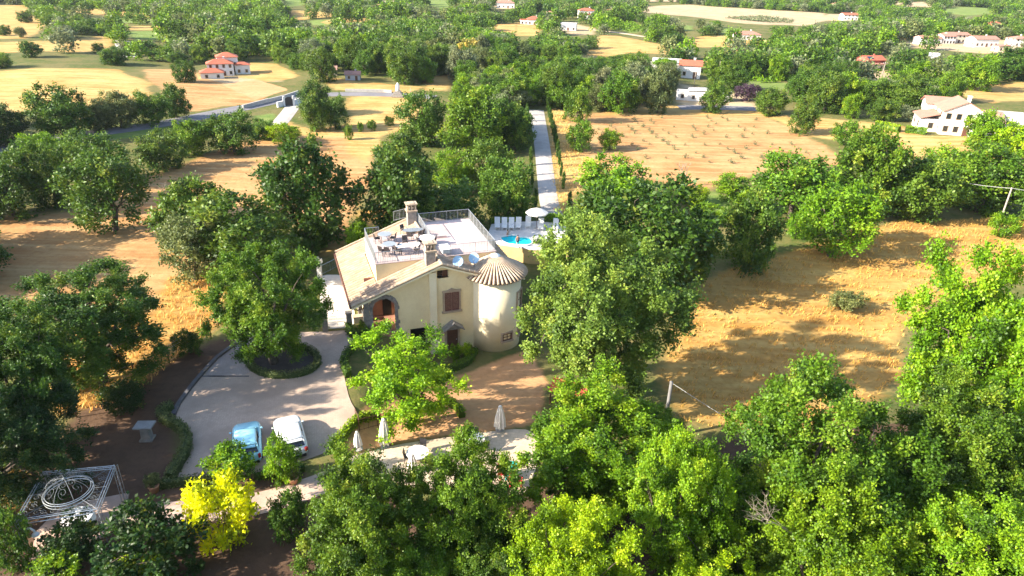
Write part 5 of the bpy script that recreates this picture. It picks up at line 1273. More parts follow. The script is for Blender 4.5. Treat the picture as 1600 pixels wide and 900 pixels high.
bm = bmesh.new(); fillpoly(bm, deckW, poolW, dz); bmesh.ops.recalc_face_normals(bm, faces=bm.faces[:])
for f in bm.faces:
    if f.normal.z < 0: f.normal_flip()
n = len(deckW)
tv = [bm.verts.new((*p, dz - .003)) for p in deckW]; bv = [bm.verts.new((*p, dz - .18)) for p in deckW]
for i in range(n): bm.faces.new((bv[i], bv[(i + 1) % n], tv[(i + 1) % n], tv[i]))
me = bpy.data.meshes.new('pool_deck'); bm.to_mesh(me); bm.free(); me.materials.append(M['deck']); o = bpy.data.objects.new('pool_deck', me); COL.objects.link(o); o['kind'] = 'structure'
mb = MB(); ci = [c_ * .985 + np.mean(deckW, 0) * .015 for c_ in deckW]; vs = [(*p, dz - .18) for p in ci] + [(*p, -3.2) for p in ci]; mb.add(vs, [(i, (i + 1) % n, n + (i + 1) % n, n + i)[::-1] for i in range(n)])
tag(mb.build('retaining_wall', mat('ochre_retaining_wall', (.60, .44, .20), (.5, .36, .15), .8, .9)), 'ochre retaining wall under the pool deck', 'wall')
pool = tag(empty('swimming_pool', (pc[0], pc[1], dz)), 'turquoise free form swimming pool on a white deck behind the villa', 'pool')
k = len(poolW); L_ = [p - pc for p in poolW]
mb = MB(); mb.add([(*p, 0) for p in L_] + [(*p, -1.0) for p in L_], [(i, (i + 1) % k, k + (i + 1) % k, k + i) for i in range(k)] + [tuple(range(k, 2 * k))]); mb.build('basin', M['poolwater'], pool)
mb = MB(); mb.add([(*(p * .998), -.10) for p in L_], [tuple(range(k))]); mb.build('water', M['poolwater'], pool)
mb = MB(); mb.tube([(*(p * 1.02), .02) for p in L_] + [(*(L_[0] * 1.02), .02)], .09, 6, False); mb.build('coping', M['white'], pool)

lo_ = empty('pool_lounger', (0, 0, 0)); tag(lo_, 'white pool lounger with raised back in the row along the pool hedge', 'sun lounger', 'white loungers along the pool hedge')
mb = MB(); mb.box((0, -.45, .36), (.66, 1.2, .07)); mb.build('seat', M['white'], lo_)
mb = MB(); mb.add([(sx * .33, y, z) for (y, z) in ((.14, .33), (.5, 1.12), (.14 + .07, .33), (.57, 1.12)) for sx in (-1, 1)], [(0, 1, 3, 2), (4, 6, 7, 5), (0, 2, 6, 4), (1, 5, 7, 3), (2, 3, 7, 6), (0, 4, 5, 1)]); mb.build('backrest', M['white'], lo_)
for sx in (-.28, .28):
    for yy in (-.95, .08): mb = MB(); mb.box((sx, yy, .165), (.06, .06, .33)); mb.build('leg', M['white'], lo_)
for i, (px, py) in enumerate([(777, 352), (788, 352.5), (799, 352.5), (810, 352), (825, 350), (845, 353.5), (868, 354)]):
    p = P(px, py + 3, dz); o = lo_ if i == 0 else copy_tree(lo_); o.location = (p[0], p[1], dz); o.rotation_euler = (0, 0, rad(3 - i * 1.5))
def parasol_open(px, py, r, h, label):
    p = P(px, py, dz); e = tag(empty('parasol', (p[0], p[1], dz)), label, 'parasol'); mb = MB(); mb.tube([(0, 0, 0), (0, 0, h + .1)], .03, 6); mb.build('pole', M['wood'], e)
    mb = MB(); mb.lathe([(.04, h + .1), (r * .5, h - .12), (r, h - .42), (r, h - .58), (r - .02, h - .58), (r - .02, h - .42), (r * .5, h - .15), (.04, h + .06)], n=8, caps=False); mb.build('canopy', M['whitecloth'], e)
    mb = MB(); mb.lathe([(.28, 0), (.28, .08), (.05, .14)], n=12); mb.build('base', M['concrete'], e)
parasol_open(838, 357, 1.35, 2.5, 'open white parasol beside the pool hedge')

# ------------------------------------------------------------------ people
def person(name, loc, rz, label, pose, hgt=1.7, suit='swim'):
    e = tag(empty(name, loc, rz, (hgt / 1.72,) * 3), label, 'person')
    J = {'pel': (0, 0, .93), 'bel': (0, -.01, 1.08), 'che': (0, 0, 1.28), 'neck': (0, .0, 1.46), 'hd0': (0, -.015, 1.55), 'hd1': (0, -.02, 1.63), 'hd2': (0, -.01, 1.68), 'nose': (0, -.1, 1.6)}
    R_ = {'pel': .135, 'bel': .115, 'che': .135, 'neck': .052, 'hd0': .075, 'hd1': .088, 'hd2': .07, 'nose': .018}
    E_ = [('pel', 'bel'), ('bel', 'che'), ('che', 'neck'), ('neck', 'hd0'), ('hd0', 'hd1'), ('hd1', 'hd2'), ('hd0', 'nose')]
    for s, t_ in ((-1, 'l'), (1, 'r')):
        A = pose['arm' + t_]; Lg = pose['leg' + t_]
        J['sh' + t_] = (s * .185, 0, 1.40); J['el' + t_] = A[0]; J['wr' + t_] = A[1]; J['ha' + t_] = A[2]; J['hip' + t_] = (s * .1, 0, .86); J['kn' + t_] = Lg[0]; J['an' + t_] = Lg[1]; J['to' + t_] = Lg[2]
        R_.update({'sh' + t_: .062, 'el' + t_: .043, 'wr' + t_: .03, 'ha' + t_: .034, 'hip' + t_: .095, 'kn' + t_: .06, 'an' + t_: .04, 'to' + t_: .035})
        E_ += [('che', 'sh' + t_), ('sh' + t_, 'el' + t_), ('el' + t_, 'wr' + t_), ('wr' + t_, 'ha' + t_), ('pel', 'hip' + t_), ('hip' + t_, 'kn' + t_), ('kn' + t_, 'an' + t_), ('an' + t_, 'to' + t_)]
    ks = list(J); me = bpy.data.meshes.new('body'); me.from_pydata([J[k_] for k_ in ks], [(ks.index(a), ks.index(c)) for a, c in E_], [])
    o = bpy.data.objects.new('body', me); COL.objects.link(o); o.parent = e; sk = o.modifiers.new('skin', 'SKIN'); ss = o.modifiers.new('sub', 'SUBSURF'); ss.levels = ss.render_levels = 2
    lay = me.skin_vertices[0].data if me.skin_vertices else None
    if lay is None:
        bpy.context.view_layer.objects.active = o; o.select_set(True); bpy.ops.mesh.customdata_skin_add(); lay = me.skin_vertices[0].data
    for i, k_ in enumerate(ks): lay[i].radius = (R_[k_], R_[k_]); lay[i].use_root = (k_ == 'pel')
    me.materials.append(M['skin'])
    mb = MB(); mb.ball((0, .012, 1.645), .102, 14, 8, 1.0); mb.v = [(x, y + (.02 if y < -.03 else 0), max(z, 1.6 if y < .02 else 1.5)) for x, y, z in mb.v]; mb.build('hair', M['hair'], e, smooth=True)
    mb = MB(); mb.lathe([(.05, .72), (.165, .8), (.162, .92), (.15, 1.0), (.05, 1.02)], n=18); mb.v = [(x * 1.1, y * .95, z) for x, y, z in mb.v]; mb.build('swimwear', M[suit], e, smooth=True)
    return e
st = {'arml': ((-.26, .02, 1.13), (-.25, -.08, .9), (-.24, -.11, .82)), 'armr': ((.27, .03, 1.13), (.3, -.06, .91), (.3, -.1, .83)), 'legl': ((-.11, -.02, .48), (-.12, .02, .08), (-.13, -.12, .03)), 'legr': ((.11, -.03, .48), (.12, .02, .08), (.14, -.12, .03))}
wa = {'arml': ((-.4, -.1, 1.2), (-.5, -.3, 1.12), (-.52, -.38, 1.12)), 'armr': ((.36, .1, 1.22), (.5, .02, 1.3), (.56, -.02, 1.34)), 'legl': ((-.12, -.12, .5), (-.12, .02, .1), (-.13, -.12, .04)), 'legr': ((.12, .02, .48), (.13, .1, .09), (.14, -.04, .04))}
p = P(808.5, 386, dz); person('person', (p[0], p[1], dz), rad(-160), 'person in dark swimwear standing with back turned at the near pool edge', st, 1.45)
p = P(793, 380, -1.0); person('person', (p[0], p[1], -1.0), rad(60), 'person standing chest deep in the left part of the pool', wa, 1.7)

# ------------------------------------------------------------------ hedges
def hedge(name, pts, wd, ht, label, c='lt', cat='hedge', closed=False, dens=110, leaf=.13, group=None):
    pts = [np.array(p[:2], float) for p in pts]
    if closed: pts = pts + [pts[0]]
    L = [0]
    for a, c_ in zip(pts, pts[1:]): L.append(L[-1] + np.linalg.norm(c_ - a))
    n = max(6, int(L[-1] / .35)); ss = np.linspace(0, L[-1], n); X = np.interp(ss, L, [p[0] for p in pts]); Y = np.interp(ss, L, [p[1] for p in pts])
    for _ in range(3):
        if closed: Xp = np.concatenate([X[-2:-1], X, X[1:2]]); Yp = np.concatenate([Y[-2:-1], Y, Y[1:2]]); X = (Xp[:-2] + 2 * X + Xp[2:]) / 4; Y = (Yp[:-2] + 2 * Y + Yp[2:]) / 4
        else: X[1:-1] = (X[:-2] + 2 * X[1:-1] + X[2:]) / 4; Y[1:-1] = (Y[:-2] + 2 * Y[1:-1] + Y[2:]) / 4
    Z = np.maximum(terr(X, Y), np.interp(Y, [-1e9, 1e9], [-9, -9])); dx, dy = np.gradient(X), np.gradient(Y); l = np.hypot(dx, dy) + 1e-9; tx, ty = -dy / l, dx / l
    prof = [(-.5, 0), (-.52, .45), (-.42, .85), (-.2, 1.0), (.2, 1.0), (.42, .85), (.52, .45), (.5, 0)]
    rng = np.random.default_rng(int(abs(X[0] * 97 + Y[0] * 31)) + 5); o3 = np.array([X.mean(), Y.mean(), Z.mean()])
    V = []; 
    for i in range(n):
        wob = 1 + rng.normal(0, .05)
        for u_, h_ in prof: V.append((X[i] + tx[i] * u_ * wd * .86 * wob - o3[0], Y[i] + ty[i] * u_ * wd * .86 * wob - o3[1], Z[i] + h_ * ht * .92 * wob - .03 - o3[2]))
    k = len(prof); Fs = [(i * k + j, (i + 1) * k + j, (i + 1) * k + j + 1, i * k + j + 1) for i in range(n - 1) for j in range(k - 1)]
    if not closed: Fs += [tuple(range(k)), tuple((n - 1) * k + j for j in range(k))[::-1]]
    m = int(L[-1] * (wd + 2 * ht) * dens); ii = rng.integers(0, n - 1, m); f = rng.uniform(0, 1, m); a = rng.uniform(-.15, math.pi + .15, m)
    ca, sa = np.cos(a), np.sin(a); ex = np.sign(ca) * np.abs(ca) ** .6 * .5 * wd; ez = np.clip(np.abs(sa) ** .6 * np.sign(sa), 0, 1) * ht * .5 + np.where(np.abs(ca) > .85, rng.uniform(-.45, .2, m) * ht, .48 * ht)
    bx = X[ii] + (X[ii + 1] - X[ii]) * f; by = Y[ii] + (Y[ii + 1] - Y[ii]) * f; ttx, tty = tx[ii], ty[ii]
    p = np.stack([bx + ttx * ex, by + tty * ex, Z[ii] + ez], 1) - o3 + rng.normal(0, .035, (m, 3)); nr = unit(np.stack([ttx * ca, tty * ca, sa + .3], 1) + rng.normal(0, .45, (m, 3)))
    LV = leaves_geom(rng, p, unit(rng.normal(0, 1, (m, 3)) + [0, 0, .4]), nr, leaf * rng.uniform(.7, 1.3, m), .36)
    allV = np.concatenate([np.array(V), LV]); me = bpy.data.meshes.new(name)
    Q = Fs + [tuple(len(V) + 4 * q + r_ for r_ in range(4)) for q in range(m)]
    me.from_pydata(allV.tolist(), [], Q); me.update(); at = me.attributes.new('tint', 'FLOAT', 'FACE'); at.data.foreach_set('value', np.concatenate([np.full(len(Fs), .0), rng.uniform(.2, .8, m)]).astype(np.float32)); me.materials.append(LEAF)
    o = bpy.data.objects.new(name, me); COL.objects.link(o); o.location = o3; o.color = (*PAL[c], 1); tag(o, label, cat, group); return o
Gp = lambda L: [G(*q) for q in L]
P0 = lambda L: [P(x, y, 0) for x, y in L]
isl = [(443 + 56 * math.cos(a), 566 + 25 * math.sin(a)) for a in np.linspace(0, 2 * math.pi, 20)[:-1]]
sheet('island_bed', [(443 + 52 * math.cos(a), 566 + 22 * math.sin(a)) for a in np.linspace(0, 2 * math.pi, 16)[:-1]], mat('dark_bed_soil', (.075, .062, .06), (.05, .042, .04), 2, .95, bump=.3), z=0.0, lift=.09)
hedge('hedge', P0(isl), .5, .5, 'low clipped hedge ring round the oval island of the courtyard', 'gy', closed=True)
hedge('hedge', P0([(580, 528), (556, 541), (540, 558), (537, 575), (545, 590)]), .55, .6, 'curved low hedge in front of the villa porch', 'md')
hedge('hedge', P0([(592, 640), (562, 652), (540, 678), (522, 704)]), .5, .6, 'straight low hedge along the right edge of the parking court', 'yl')
hedge('hedge', P0([(272, 640), (247, 648), (262, 662), (286, 672), (295, 690), (290, 715), (276, 735), (266, 752)]), .62, .7, 'winding low hedge on the left edge of the parking court', 'gy')
hedge('hedge', P0([(238, 764), (270, 758), (320, 754), (352, 750)]), .5, .55, 'low hedge along the bottom left edge of the parking court', 'gy')
hedge('hedge', P0([(398, 748), (440, 742), (476, 733)]), .45, .5, 'low hedge below the parked cars', 'dk')
hedge('hedge', Gp([(690, 582), (712, 578), (735, 566), (741, 552)]), .6, .6, 'low hedge curving away from the tower foot', 'lt')
hedge('hedge', Gp([(694, 628), (708, 634), (720, 645), (722, 653)]), .55, .6, 'short bright hedge right of the open crowned tree', 'yl')
hedge('hedge', P0([(545, 515), (548, 527), (562, 531), (580, 525)]), .6, .8, 'small hedge corner beside the forecourt gate', 'md')
hedge('hedge', [P(x, y, 0) for x, y in [(766, 346), (790, 344), (812, 343)]], 1.3, 1.5, 'bright green hedge behind the left pool loungers', 'br', leaf=.2, dens=60)
hedge('hedge', [P(x, y, 0) for x, y in [(850, 344), (868, 345), (884, 350)]], 1.5, 2.0, 'bright green hedge behind the open white parasol', 'br', leaf=.2, dens=60)
hedge('hedge', [G(x, y) for x, y in [(1368, 199), (1385, 203), (1404, 207)]], 1.2, 1.3, 'bright lawn hedge left of the white villa', 'yl', leaf=.3, dens=30)
hedge('hedge', [G(x, y) for x, y in [(1414, 207), (1430, 208), (1446, 210)]], 1.2, 1.2, 'short clipped hedge by the white villa wall', 'br', leaf=.3, dens=30)

# kerbs
def strip(name, pts, wd, ht, m, label, cat):
    pts = [np.array(p, float) for p in pts]; mb = MB()
    for a, c in zip(pts, pts[1:]):
        d = (c - a)[:2]; L = np.hypot(*d); ang = math.atan2(d[1], d[0]); mb.box(((a[0] + c[0]) / 2, (a[1] + c[1]) / 2, ht / 2), (L + .02, wd, ht), ang)
    return tag(mb.build(name, M[m]), label, cat)
strip('kerb', P0([(391, 521), (365, 541), (340, 560), (318, 583), (298, 607), (280, 632), (271, 650)]), .28, .22, 'curb', 'dark stone kerb down the left side of the driveway', 'kerb')
strip('kerb', P0([(311, 588.5), (350, 588.5), (389, 588.5)]), .14, .05, 'curb', 'thin dark drain strip across the driveway', 'kerb')

# ------------------------------------------------------------------ cars
def make_car(name, loc, rz, label, paint, Lg=4.1, Wd=1.76, Ht=1.52):
    e = tag(empty(name, loc, rz), label, 'car')
    def loft(secs):
        mb = MB(); k = len(secs[0]); V = [q for s in secs for q in s]; Fs = [(i * k + j, i * k + (j + 1) % k, (i + 1) * k + (j + 1) % k, (i + 1) * k + j) for i in range(len(secs) - 1) for j in range(k)]
        Fs += [tuple(range(k))[::-1], tuple((len(secs) - 1) * k + j for j in range(k))]; mb.add(V, Fs); return mb
    def sec(y, w_, zb, zs, zt, wt):   # rounded body ring at station y
        h = w_ / 2; t_ = wt / 2
        return [(-h * .9, y, zb), (h * .9, y, zb), (h, y, zb + .18), (h, y, zs), (t_ + (h - t_) * .35, y, zt - .03), (t_, y, zt), (-t_, y, zt), (-t_ - (h - t_) * .35, y, zt - .03), (-h, y, zs), (-h, y, zb + .18)]
    y0, y1 = -Lg / 2, Lg / 2      # nose towards +y
    body = [sec(y0, Wd * .6, .36, .60, .70, Wd * .5), sec(y0 + .07, Wd * .82, .28, .68, .82, Wd * .68), sec(y0 + .25, Wd * .95, .22, .78, .94, Wd * .82), sec(y0 + .6, Wd, .2, .82, .97, Wd * .87), sec(-.6, Wd, .2, .82, .95, Wd * .88), sec(.4, Wd, .2, .82, .95, Wd * .88), sec(.85, Wd, .2, .80, .97, Wd * .86), sec(y1 - .75, Wd * .985, .2, .76, .92, Wd * .80), sec(y1 - .38, Wd * .94, .22, .68, .82, Wd * .72), sec(y1 - .16, Wd * .83, .26, .60, .73, Wd * .62), sec(y1 - .05, Wd * .66, .3, .54, .66, Wd * .5), sec(y1, Wd * .48, .36, .50, .58, Wd * .36)]
    bo = loft(body).build('body', paint, e, smooth=True); bo.data.set_sharp_from_angle(angle=rad(35)) if hasattr(bo.data, 'set_sharp_from_angle') else None
    def cab(y, wb, wt, zt): h, t_ = wb / 2, wt / 2; return [(-h, y, .9), (h, y, .9), (t_ + .02, y, zt - .05), (t_ - .08, y, zt), (-t_ + .08, y, zt), (-t_ - .02, y, zt - .05)]
    gl = [cab(y0 + .22, Wd * .80, Wd * .76, .98), cab(y0 + .62, Wd * .84, Wd * .70, Ht - .12), cab(-.25, Wd * .86, Wd * .72, Ht - .05), cab(.08, Wd * .86, Wd * .70, Ht - .1), cab(.84, Wd * .82, Wd * .76, .95)]
    loft(gl).build('glasshouse', M['glass'], e, smooth=False)
    rb = [[(-w_ / 2, y, z - .04), (w_ / 2, y, z - .04), (w_ / 2 - .08, y, z + .02), (-w_ / 2 + .08, y, z + .02)] for y, w_, z in ((y0 + .48, Wd * .73, Ht - .13), (y0 + .7, Wd * .75, Ht - .07), (-.55, Wd * .76, Ht - .02), (-.15, Wd * .75, Ht - .04), (.16, Wd * .70, Ht - .11))]
    loft(rb).build('roof', paint, e, smooth=True)
    for s in (-1, 1):
        mb = MB(); mb.tube([(s * Wd * .40, .82, .93), (s * Wd * .35, .12, Ht - .1)], .035, 5); mb.build('pillar', paint, e)
        mb = MB(); mb.tube([(s * Wd * .405, y0 + .3, .94), (s * Wd * .36, y0 + .6, Ht - .12)], .05, 5); mb.build('pillar', paint, e)
        mb = MB(); mb.tube([(s * Wd * .425, -.35, .93), (s * Wd * .375, -.3, Ht - .1)], .03, 5); mb.build('pillar', M['dark'], e)
        mb = MB(); mb.ball((s * (Wd / 2 + .07), .62, .98), .085, 10, 6, .7); mb.build('mirror', paint, e, smooth=True)
        mb = MB(); mb.box((s * Wd * .33, y1 - .24, .62), (.3, .2, .13), s * -.6); mb.build('headlight', M['lamp'], e)
        mb = MB(); mb.box((s * Wd * .41, y0 + .12, .72), (.17, .16, .26), s * .5); mb.build('tail_light', M['redlamp'], e)
        for yy in (y0 + .78, y1 - .82):
            wv = []; mb = MB(); prof = [(.18, -.1), (.29, -.1), (.315, -.06), (.315, .06), (.29, .1), (.18, .1)]
            for r, x_ in prof:
                for k in range(20): a = 2 * math.pi * k / 20; wv.append((s * (Wd / 2 - .1) + x_, yy + r * math.cos(a), .315 + r * math.sin(a)))
            mb.add(wv, [(i * 20 + k, i * 20 + (k + 1) % 20, (i + 1) * 20 + (k + 1) % 20, (i + 1) * 20 + k) for i in range(5) for k in range(20)])
            wh = mb.build('wheel', M['tyre'], e); mb = MB()
            for k in range(5): a = 2 * math.pi * k / 5; mb.tube([(s * (Wd / 2 - .04), yy, .315), (s * (Wd / 2 - .04), yy + .19 * math.cos(a), .315 + .19 * math.sin(a))], .03, 5)
            mb.tube([(s * (Wd / 2 - .12), yy, .315), (s * (Wd / 2 - .06), yy, .315)], .18, 14); mb.build('rim', M['rim'], wh)
    mb = MB(); mb.box((0, y0 + .3, Ht - .16), (Wd * .66, .22, .05)); mb.build('rear_spoiler', paint, e)
    mb = MB(); mb.box((0, y0 - .01, .55), (.5, .03, .11)); mb.build('number_plate', M['white'], e)
    mb = MB(); mb.box((0, y0 + .02, .36), (Wd * .8, .12, .16)); mb.build('bumper', M['tyre'], e)
    return e
def carpos(xf, yf, xb, yb):
    a, c = P(xf, yf, .45), P(xb, yb, .45); m_ = (a + c) / 2; d = a - c; return (m_[0], m_[1], .041), math.atan2(d[1], d[0]) - math.pi / 2, np.hypot(*d[:2])
l_, r_, n_ = carpos(386, 664, 387, 723); print('car', n_); make_car('car', l_, r_, 'light blue hatchback parked behind the dense green shrub', M['carblue'], min(max(n_, 3.8), 4.4))
l_, r_, n_ = carpos(447, 655, 461, 713); print('car', n_); make_car('car', l_, r_, 'white hatchback parked on the right of the light blue car', M['carwhite'], min(max(n_, 3.8), 4.4))

# ------------------------------------------------------------------ patio furniture, parasols, garden things
def parasol_closed(px, py, ptop, label, r=.36):
    p = G(px, py); d0 = ray(px, ptop); o_ = np.array([0, 0, H]); t_ = (p[1] - 0) / d0[1]; h = float((o_ + d0 * t_)[2] - p[2])
    e = tag(empty('closed_parasol', p), label, 'parasol'); print('parasol', h); h = min(max(h, 1.5), 2.7)
    mb = MB(); mb.lathe([(.3, 0), (.3, .1), (.06, .16)], n=14); mb.build('base', M['concrete'], e)
    mb = MB(); mb.tube([(0, 0, .1), (0, 0, h)], .028, 6); mb.build('pole', M['wood'], e)
    mb = MB(); n = 32; rows = [(.35, r), (.36, r * .97), (h * .5, r * .82), (h * .8, r * .5), (h * .9, r * .33), (h * .95, r * .36), (h * 1.0, .03)]; V = []
    for z, rr in rows:
        for k in range(n): a = 2 * math.pi * k / n; q = rr * (1 + .24 * math.cos(8 * a) * (1 if z < h * .93 else .2)); V.append((q * math.cos(a), q * math.sin(a), z))
    mb.add(V, [(i * n + k, i * n + (k + 1) % n, (i + 1) * n + (k + 1) % n, (i + 1) * n + k) for i in range(len(rows) - 1) for k in range(n)]); mb.build('folded_canopy', M['whitecloth'], e)
parasol_closed(602, 698, 653, 'closed white parasol left of the open crowned tree trunk')
parasol_closed(781, 673, 633, 'closed white parasol standing alone near the right end of the patio')
parasol_closed(560, 702, 681, 'short closed white parasol at the hedge end', .26)
parasol_closed(645, 738, 712, 'closed white parasol in front of the white patio table', .3)
tp = G(653, 722); tb = table_proto('patio_table', 'round white table on the sunlit patio', M['white'], 'round', .72); tb.location = (tp[0], tp[1], tp[2] + .06)
tp2 = G(741, 700); tb2 = table_proto('patio_table', 'white round table half hidden by the oak beside the patio', M['white'], 'round', .7); tb2.location = (tp2[0], tp2[1], tp2[2] + .06)
pc0 = chair_proto('patio_chair', 'dark metal chair at the left of the sunlit patio table', M['iron'])
for i, (px, py, lb, q) in enumerate([(638, 722, None, tp), (664, 731, 'dark metal chair on the near side of the sunlit patio table', tp), (660, 708, 'dark metal chair behind the sunlit patio table', tp), (757, 706, 'dark metal chair right of the half hidden patio table', tp2), (718, 697, 'dark metal chair left of the half hidden patio table', tp2), (742, 690, 'pale chair back rising behind the half hidden patio table', tp2)]):
    p = G(px, py); a = math.atan2(q[1] - p[1], q[0] - p[0]) + math.pi / 2; o = pc0 if i == 0 else copy_tree(pc0, label=lb); o.location = (p[0], p[1], p[2] + .06); o.rotation_euler = (0, 0, a); o['group'] = 'patio chairs'
# brown railing beside the straight hedge
rl = [G(*q) + np.array([0, 0, .02]) for q in [(556, 656), (561, 668), (562, 674), (590, 666), (612, 662)]]
o = railing('garden_railing', [tuple(p) for p in rl], .95, 'wood', .35); tag(o, 'thin brown railing beside the straight hedge', 'railing')
# red canopy play corner and plastic toys under the oaks
def canopy(px, py, w_, d_, h, rz, label):
    p = G(px, py); e = tag(empty('play_shelter', p, rz), label, 'shelter')
    for sx in (-1, 1):
        for sy in (-1, 1): mb = MB(); mb.box((sx * w_ * .45, sy * d_ * .45, h / 2), (.1, .1, h)); mb.build('post', M['wood'], e)
    mb = MB()
    for s in (-1, 1): q = [(-w_ / 2, 0, h + .55), (w_ / 2, 0, h + .55), (w_ / 2, s * d_ / 2, h), (-w_ / 2, s * d_ / 2, h)]; mb.add(q + [(x, y, z - .06) for x, y, z in q], [(0, 1, 2, 3), (7, 6, 5, 4), (0, 4, 5, 1), (1, 5, 6, 2), (2, 6, 7, 3), (3, 7, 4, 0)])
    mb.build('canopy', M['redcanopy'], e); return e
canopy(890, 630, 2.8, 2.0, 1.4, rad(-24), 'red gabled canopy showing between the huge oak and the light green oak')
canopy(910, 662, 1.6, 1.6, 1.6, rad(20), 'small pinkish red canopy among the leaves behind the light green oak')
def toy(px, py, m_, label, rz):
    p = G(px, py); e = tag(empty('toy_chair', p + np.array([0, 0, .06]), rz, (1.7, 1.7, 1.7)), label, 'toy'); mb = MB(); mb.box((0, 0, .26), (.36, .34, .06)); mb.build('seat', m_, e)
    mb = MB(); mb.box((0, .16, .46), (.36, .05, .36)); mb.build('backrest', m_, e)
    for sx in (-.15, .15):
        for sy in (-.14, .14): mb = MB(); mb.box((sx, sy, .12), (.05, .05, .24)); mb.build('leg', m_, e)
        mb = MB(); mb.box((sx * 1.15, -.02, .38), (.04, .3, .04)); mb.build('armrest', m_, e)
toy(787, 746, M['redtoy'], 'red plastic chair at the patio edge between the oaks', .3); toy(798, 748, M['teal'], 'turquoise plastic chair beside the red one', -.2); toy(806, 762, M['redtoy'], 'dark red plastic chair in the shade below the turquoise one', .9)
# potted ball shrubs
def potted(px, py, label, sc=1.0):
    p = G(px, py); e = tag(empty('potted_shrub', p, 0, (sc,) * 3), label, 'potted plant'); mb = MB(); mb.lathe([(.22, 0), (.3, .42), (.33, .45), (.33, .5), (.27, .5), (.2, .4)], n=18); mb.build('pot', M['terracotta'], e, smooth=True)
    o = bpy.data.objects.new('foliage', VAR['bush'][2][0][0]); COL.objects.link(o); o.parent = e; o.scale = (.27, .27, .34); o.location = (0, 0, .42); o.color = (*PAL['gy'], 1)
potted(459, 756, 'ball shaped shrub in a terracotta pot beside the broad patio oak'); potted(733, 558, 'potted yellow green shrub next to the tower', .9); potted(242, 768, 'clipped ball shrub in a pot at the hedge end by the pergola')
# stone slab table in the shade
p = G(231, 686); e = tag(empty('stone_table', p, rad(4)), 'square grey stone slab on a pedestal in the dark garden', 'stone table')
mb = MB(); mb.box((0, 0, 1.12), (1.15, .85, .1)); mb.build('slab', M['slab'], e); mb = MB(); mb.box((0, 0, .55), (.6, .5, 1.08), 0, .85); mb.box((0, 0, .06), (.8, .7, .12)); mb.build('pedestal', M['stone'], e)

# ------------------------------------------------------------------ oaks just outside the left edge (their shadows fall on the stubble)
for i, (x0, y0, x1, y1) in enumerate([(-230, 300, -80, 420), (-380, 320, -230, 450), (-180, 410, -40, 520), (-340, 250, -200, 350), (-500, 260, -360, 400), (-170, 285, -25, 392), (-125, 345, -8, 440), (-300, 380, -170, 480)]):
    p, R, h = tree_fit(x0, y0, x1, y1); put_tree('oak_tree', (p[0], p[1], p[2] - .05), R, h, 'mid', PAL['dk'], 'dark oak standing just outside the left edge of the picture', 'tree', 'oaks beyond the left edge')

for bx_ in ((20, 960, 300, 1200), (300, 930, 480, 1100)):
    p, R, h = tree_fit(*bx_); put_tree('oak_tree', (p[0], p[1], p[2] - .05), R, h, 'near', PAL['dk'], 'dark oak standing just below the bottom edge of the picture', 'tree', 'oaks beyond the bottom edge')
# ------------------------------------------------------------------ wrought iron pergola
pg = np.array([P(68, 740, 2.6), P(180, 730, 2.6), P(153, 798, 2.6), P(23, 818, 2.6)])[:, :2]; pgc = pg.mean(0); zg = float(terr(*pgc)) + .12
pe = tag(empty('pergola', (*pgc, zg), 0), 'silver wrought iron pergola with a scrolled ring dome over the stone floor', 'pergola')
CN = [np.array([*(q - pgc), 2.6 - zg * 0]) for q in pg]; mb = MB()
for i in range(4):
    a, c = CN[i], CN[(i + 1) % 4]
    for dz_ in (0, -.22): mb.tube([a + [0, 0, dz_], c + [0, 0, dz_]], .022, 6)
    ia, ic = a * [.93, .93, 1], c * [.93, .93, 1]; mb.tube([ia, ic], .018, 5)
    for k in range(9): q = a + (c - a) * (k + .5) / 9; mb.tube([q, q - [0, 0, .22]], .012, 4)
mb.build('roof_frame', M['paleiron'], pe)
for q in CN:
    mb = MB()
    for dx, dy in ((-.1, -.1), (.1, -.1), (.1, .1), (-.1, .1)): mb.tube([(q[0] + dx, q[1] + dy, 0), (q[0] + dx, q[1] + dy, 2.6)], .018, 5)
    for k in range(6): z = .3 + k * .42; mb.tube([(q[0] - .1, q[1] - .1, z), (q[0] + .1, q[1] + .1, z + .2)], .01, 4); mb.tube([(q[0] + .1, q[1] - .1, z), (q[0] - .1, q[1] + .1, z + .2)], .01, 4)
    mb.build('post', M['greyiron'], pe)
mb = MB(); RR_ = 1.18
for r_, z_, th_ in ((RR_, 2.62, .026), (RR_ - .1, 2.66, .02), (RR_, 2.42, .022)): mb.tube([(r_ * math.cos(a), r_ * math.sin(a), z_) for a in np.linspace(0, 2 * math.pi, 41)], th_, 6, False)
mb.build('ring', M['paleiron'], pe)
mb = MB()
for k in range(8):
    a = k * math.pi / 4; mb.tube([(RR_ * math.cos(a) * math.cos(t_), RR_ * math.sin(a) * math.cos(t_), 2.64 + .8 * math.sin(t_)) for t_ in np.linspace(0, math.pi / 2, 9)], .013, 5)
mb.ball((0, 0, 3.46), .08, 8, 6); mb.build('dome_ribs', M['scroll'], pe)
def spiral(mb, c, r, a0, turns, hand, z, th=.012, tilt=None):
    pts = []
    for t_ in np.linspace(0, 1, 18):
        q = r * (1 - t_ * .82); a = a0 + hand * turns * 2 * math.pi * t_; x, y = c[0] + q * math.cos(a), c[1] + q * math.sin(a); pts.append((x, y, z(x, y)))
    mb.tube(pts, th, 4, False)
mb = MB(); rnd = random.Random(2)
domez = lambda x, y: 2.64 + .8 * math.sqrt(max(0, 1 - (x * x + y * y) / RR_ ** 2))
flatz = lambda x, y: 2.60
for k in range(8):
    a = (k + .5) * math.pi / 4
    for q, r_ in ((.85, .24), (.5, .19)):
        spiral(mb, (q * math.cos(a), q * math.sin(a)), r_, a, 1.4, 1 if k % 2 else -1, domez, .008)
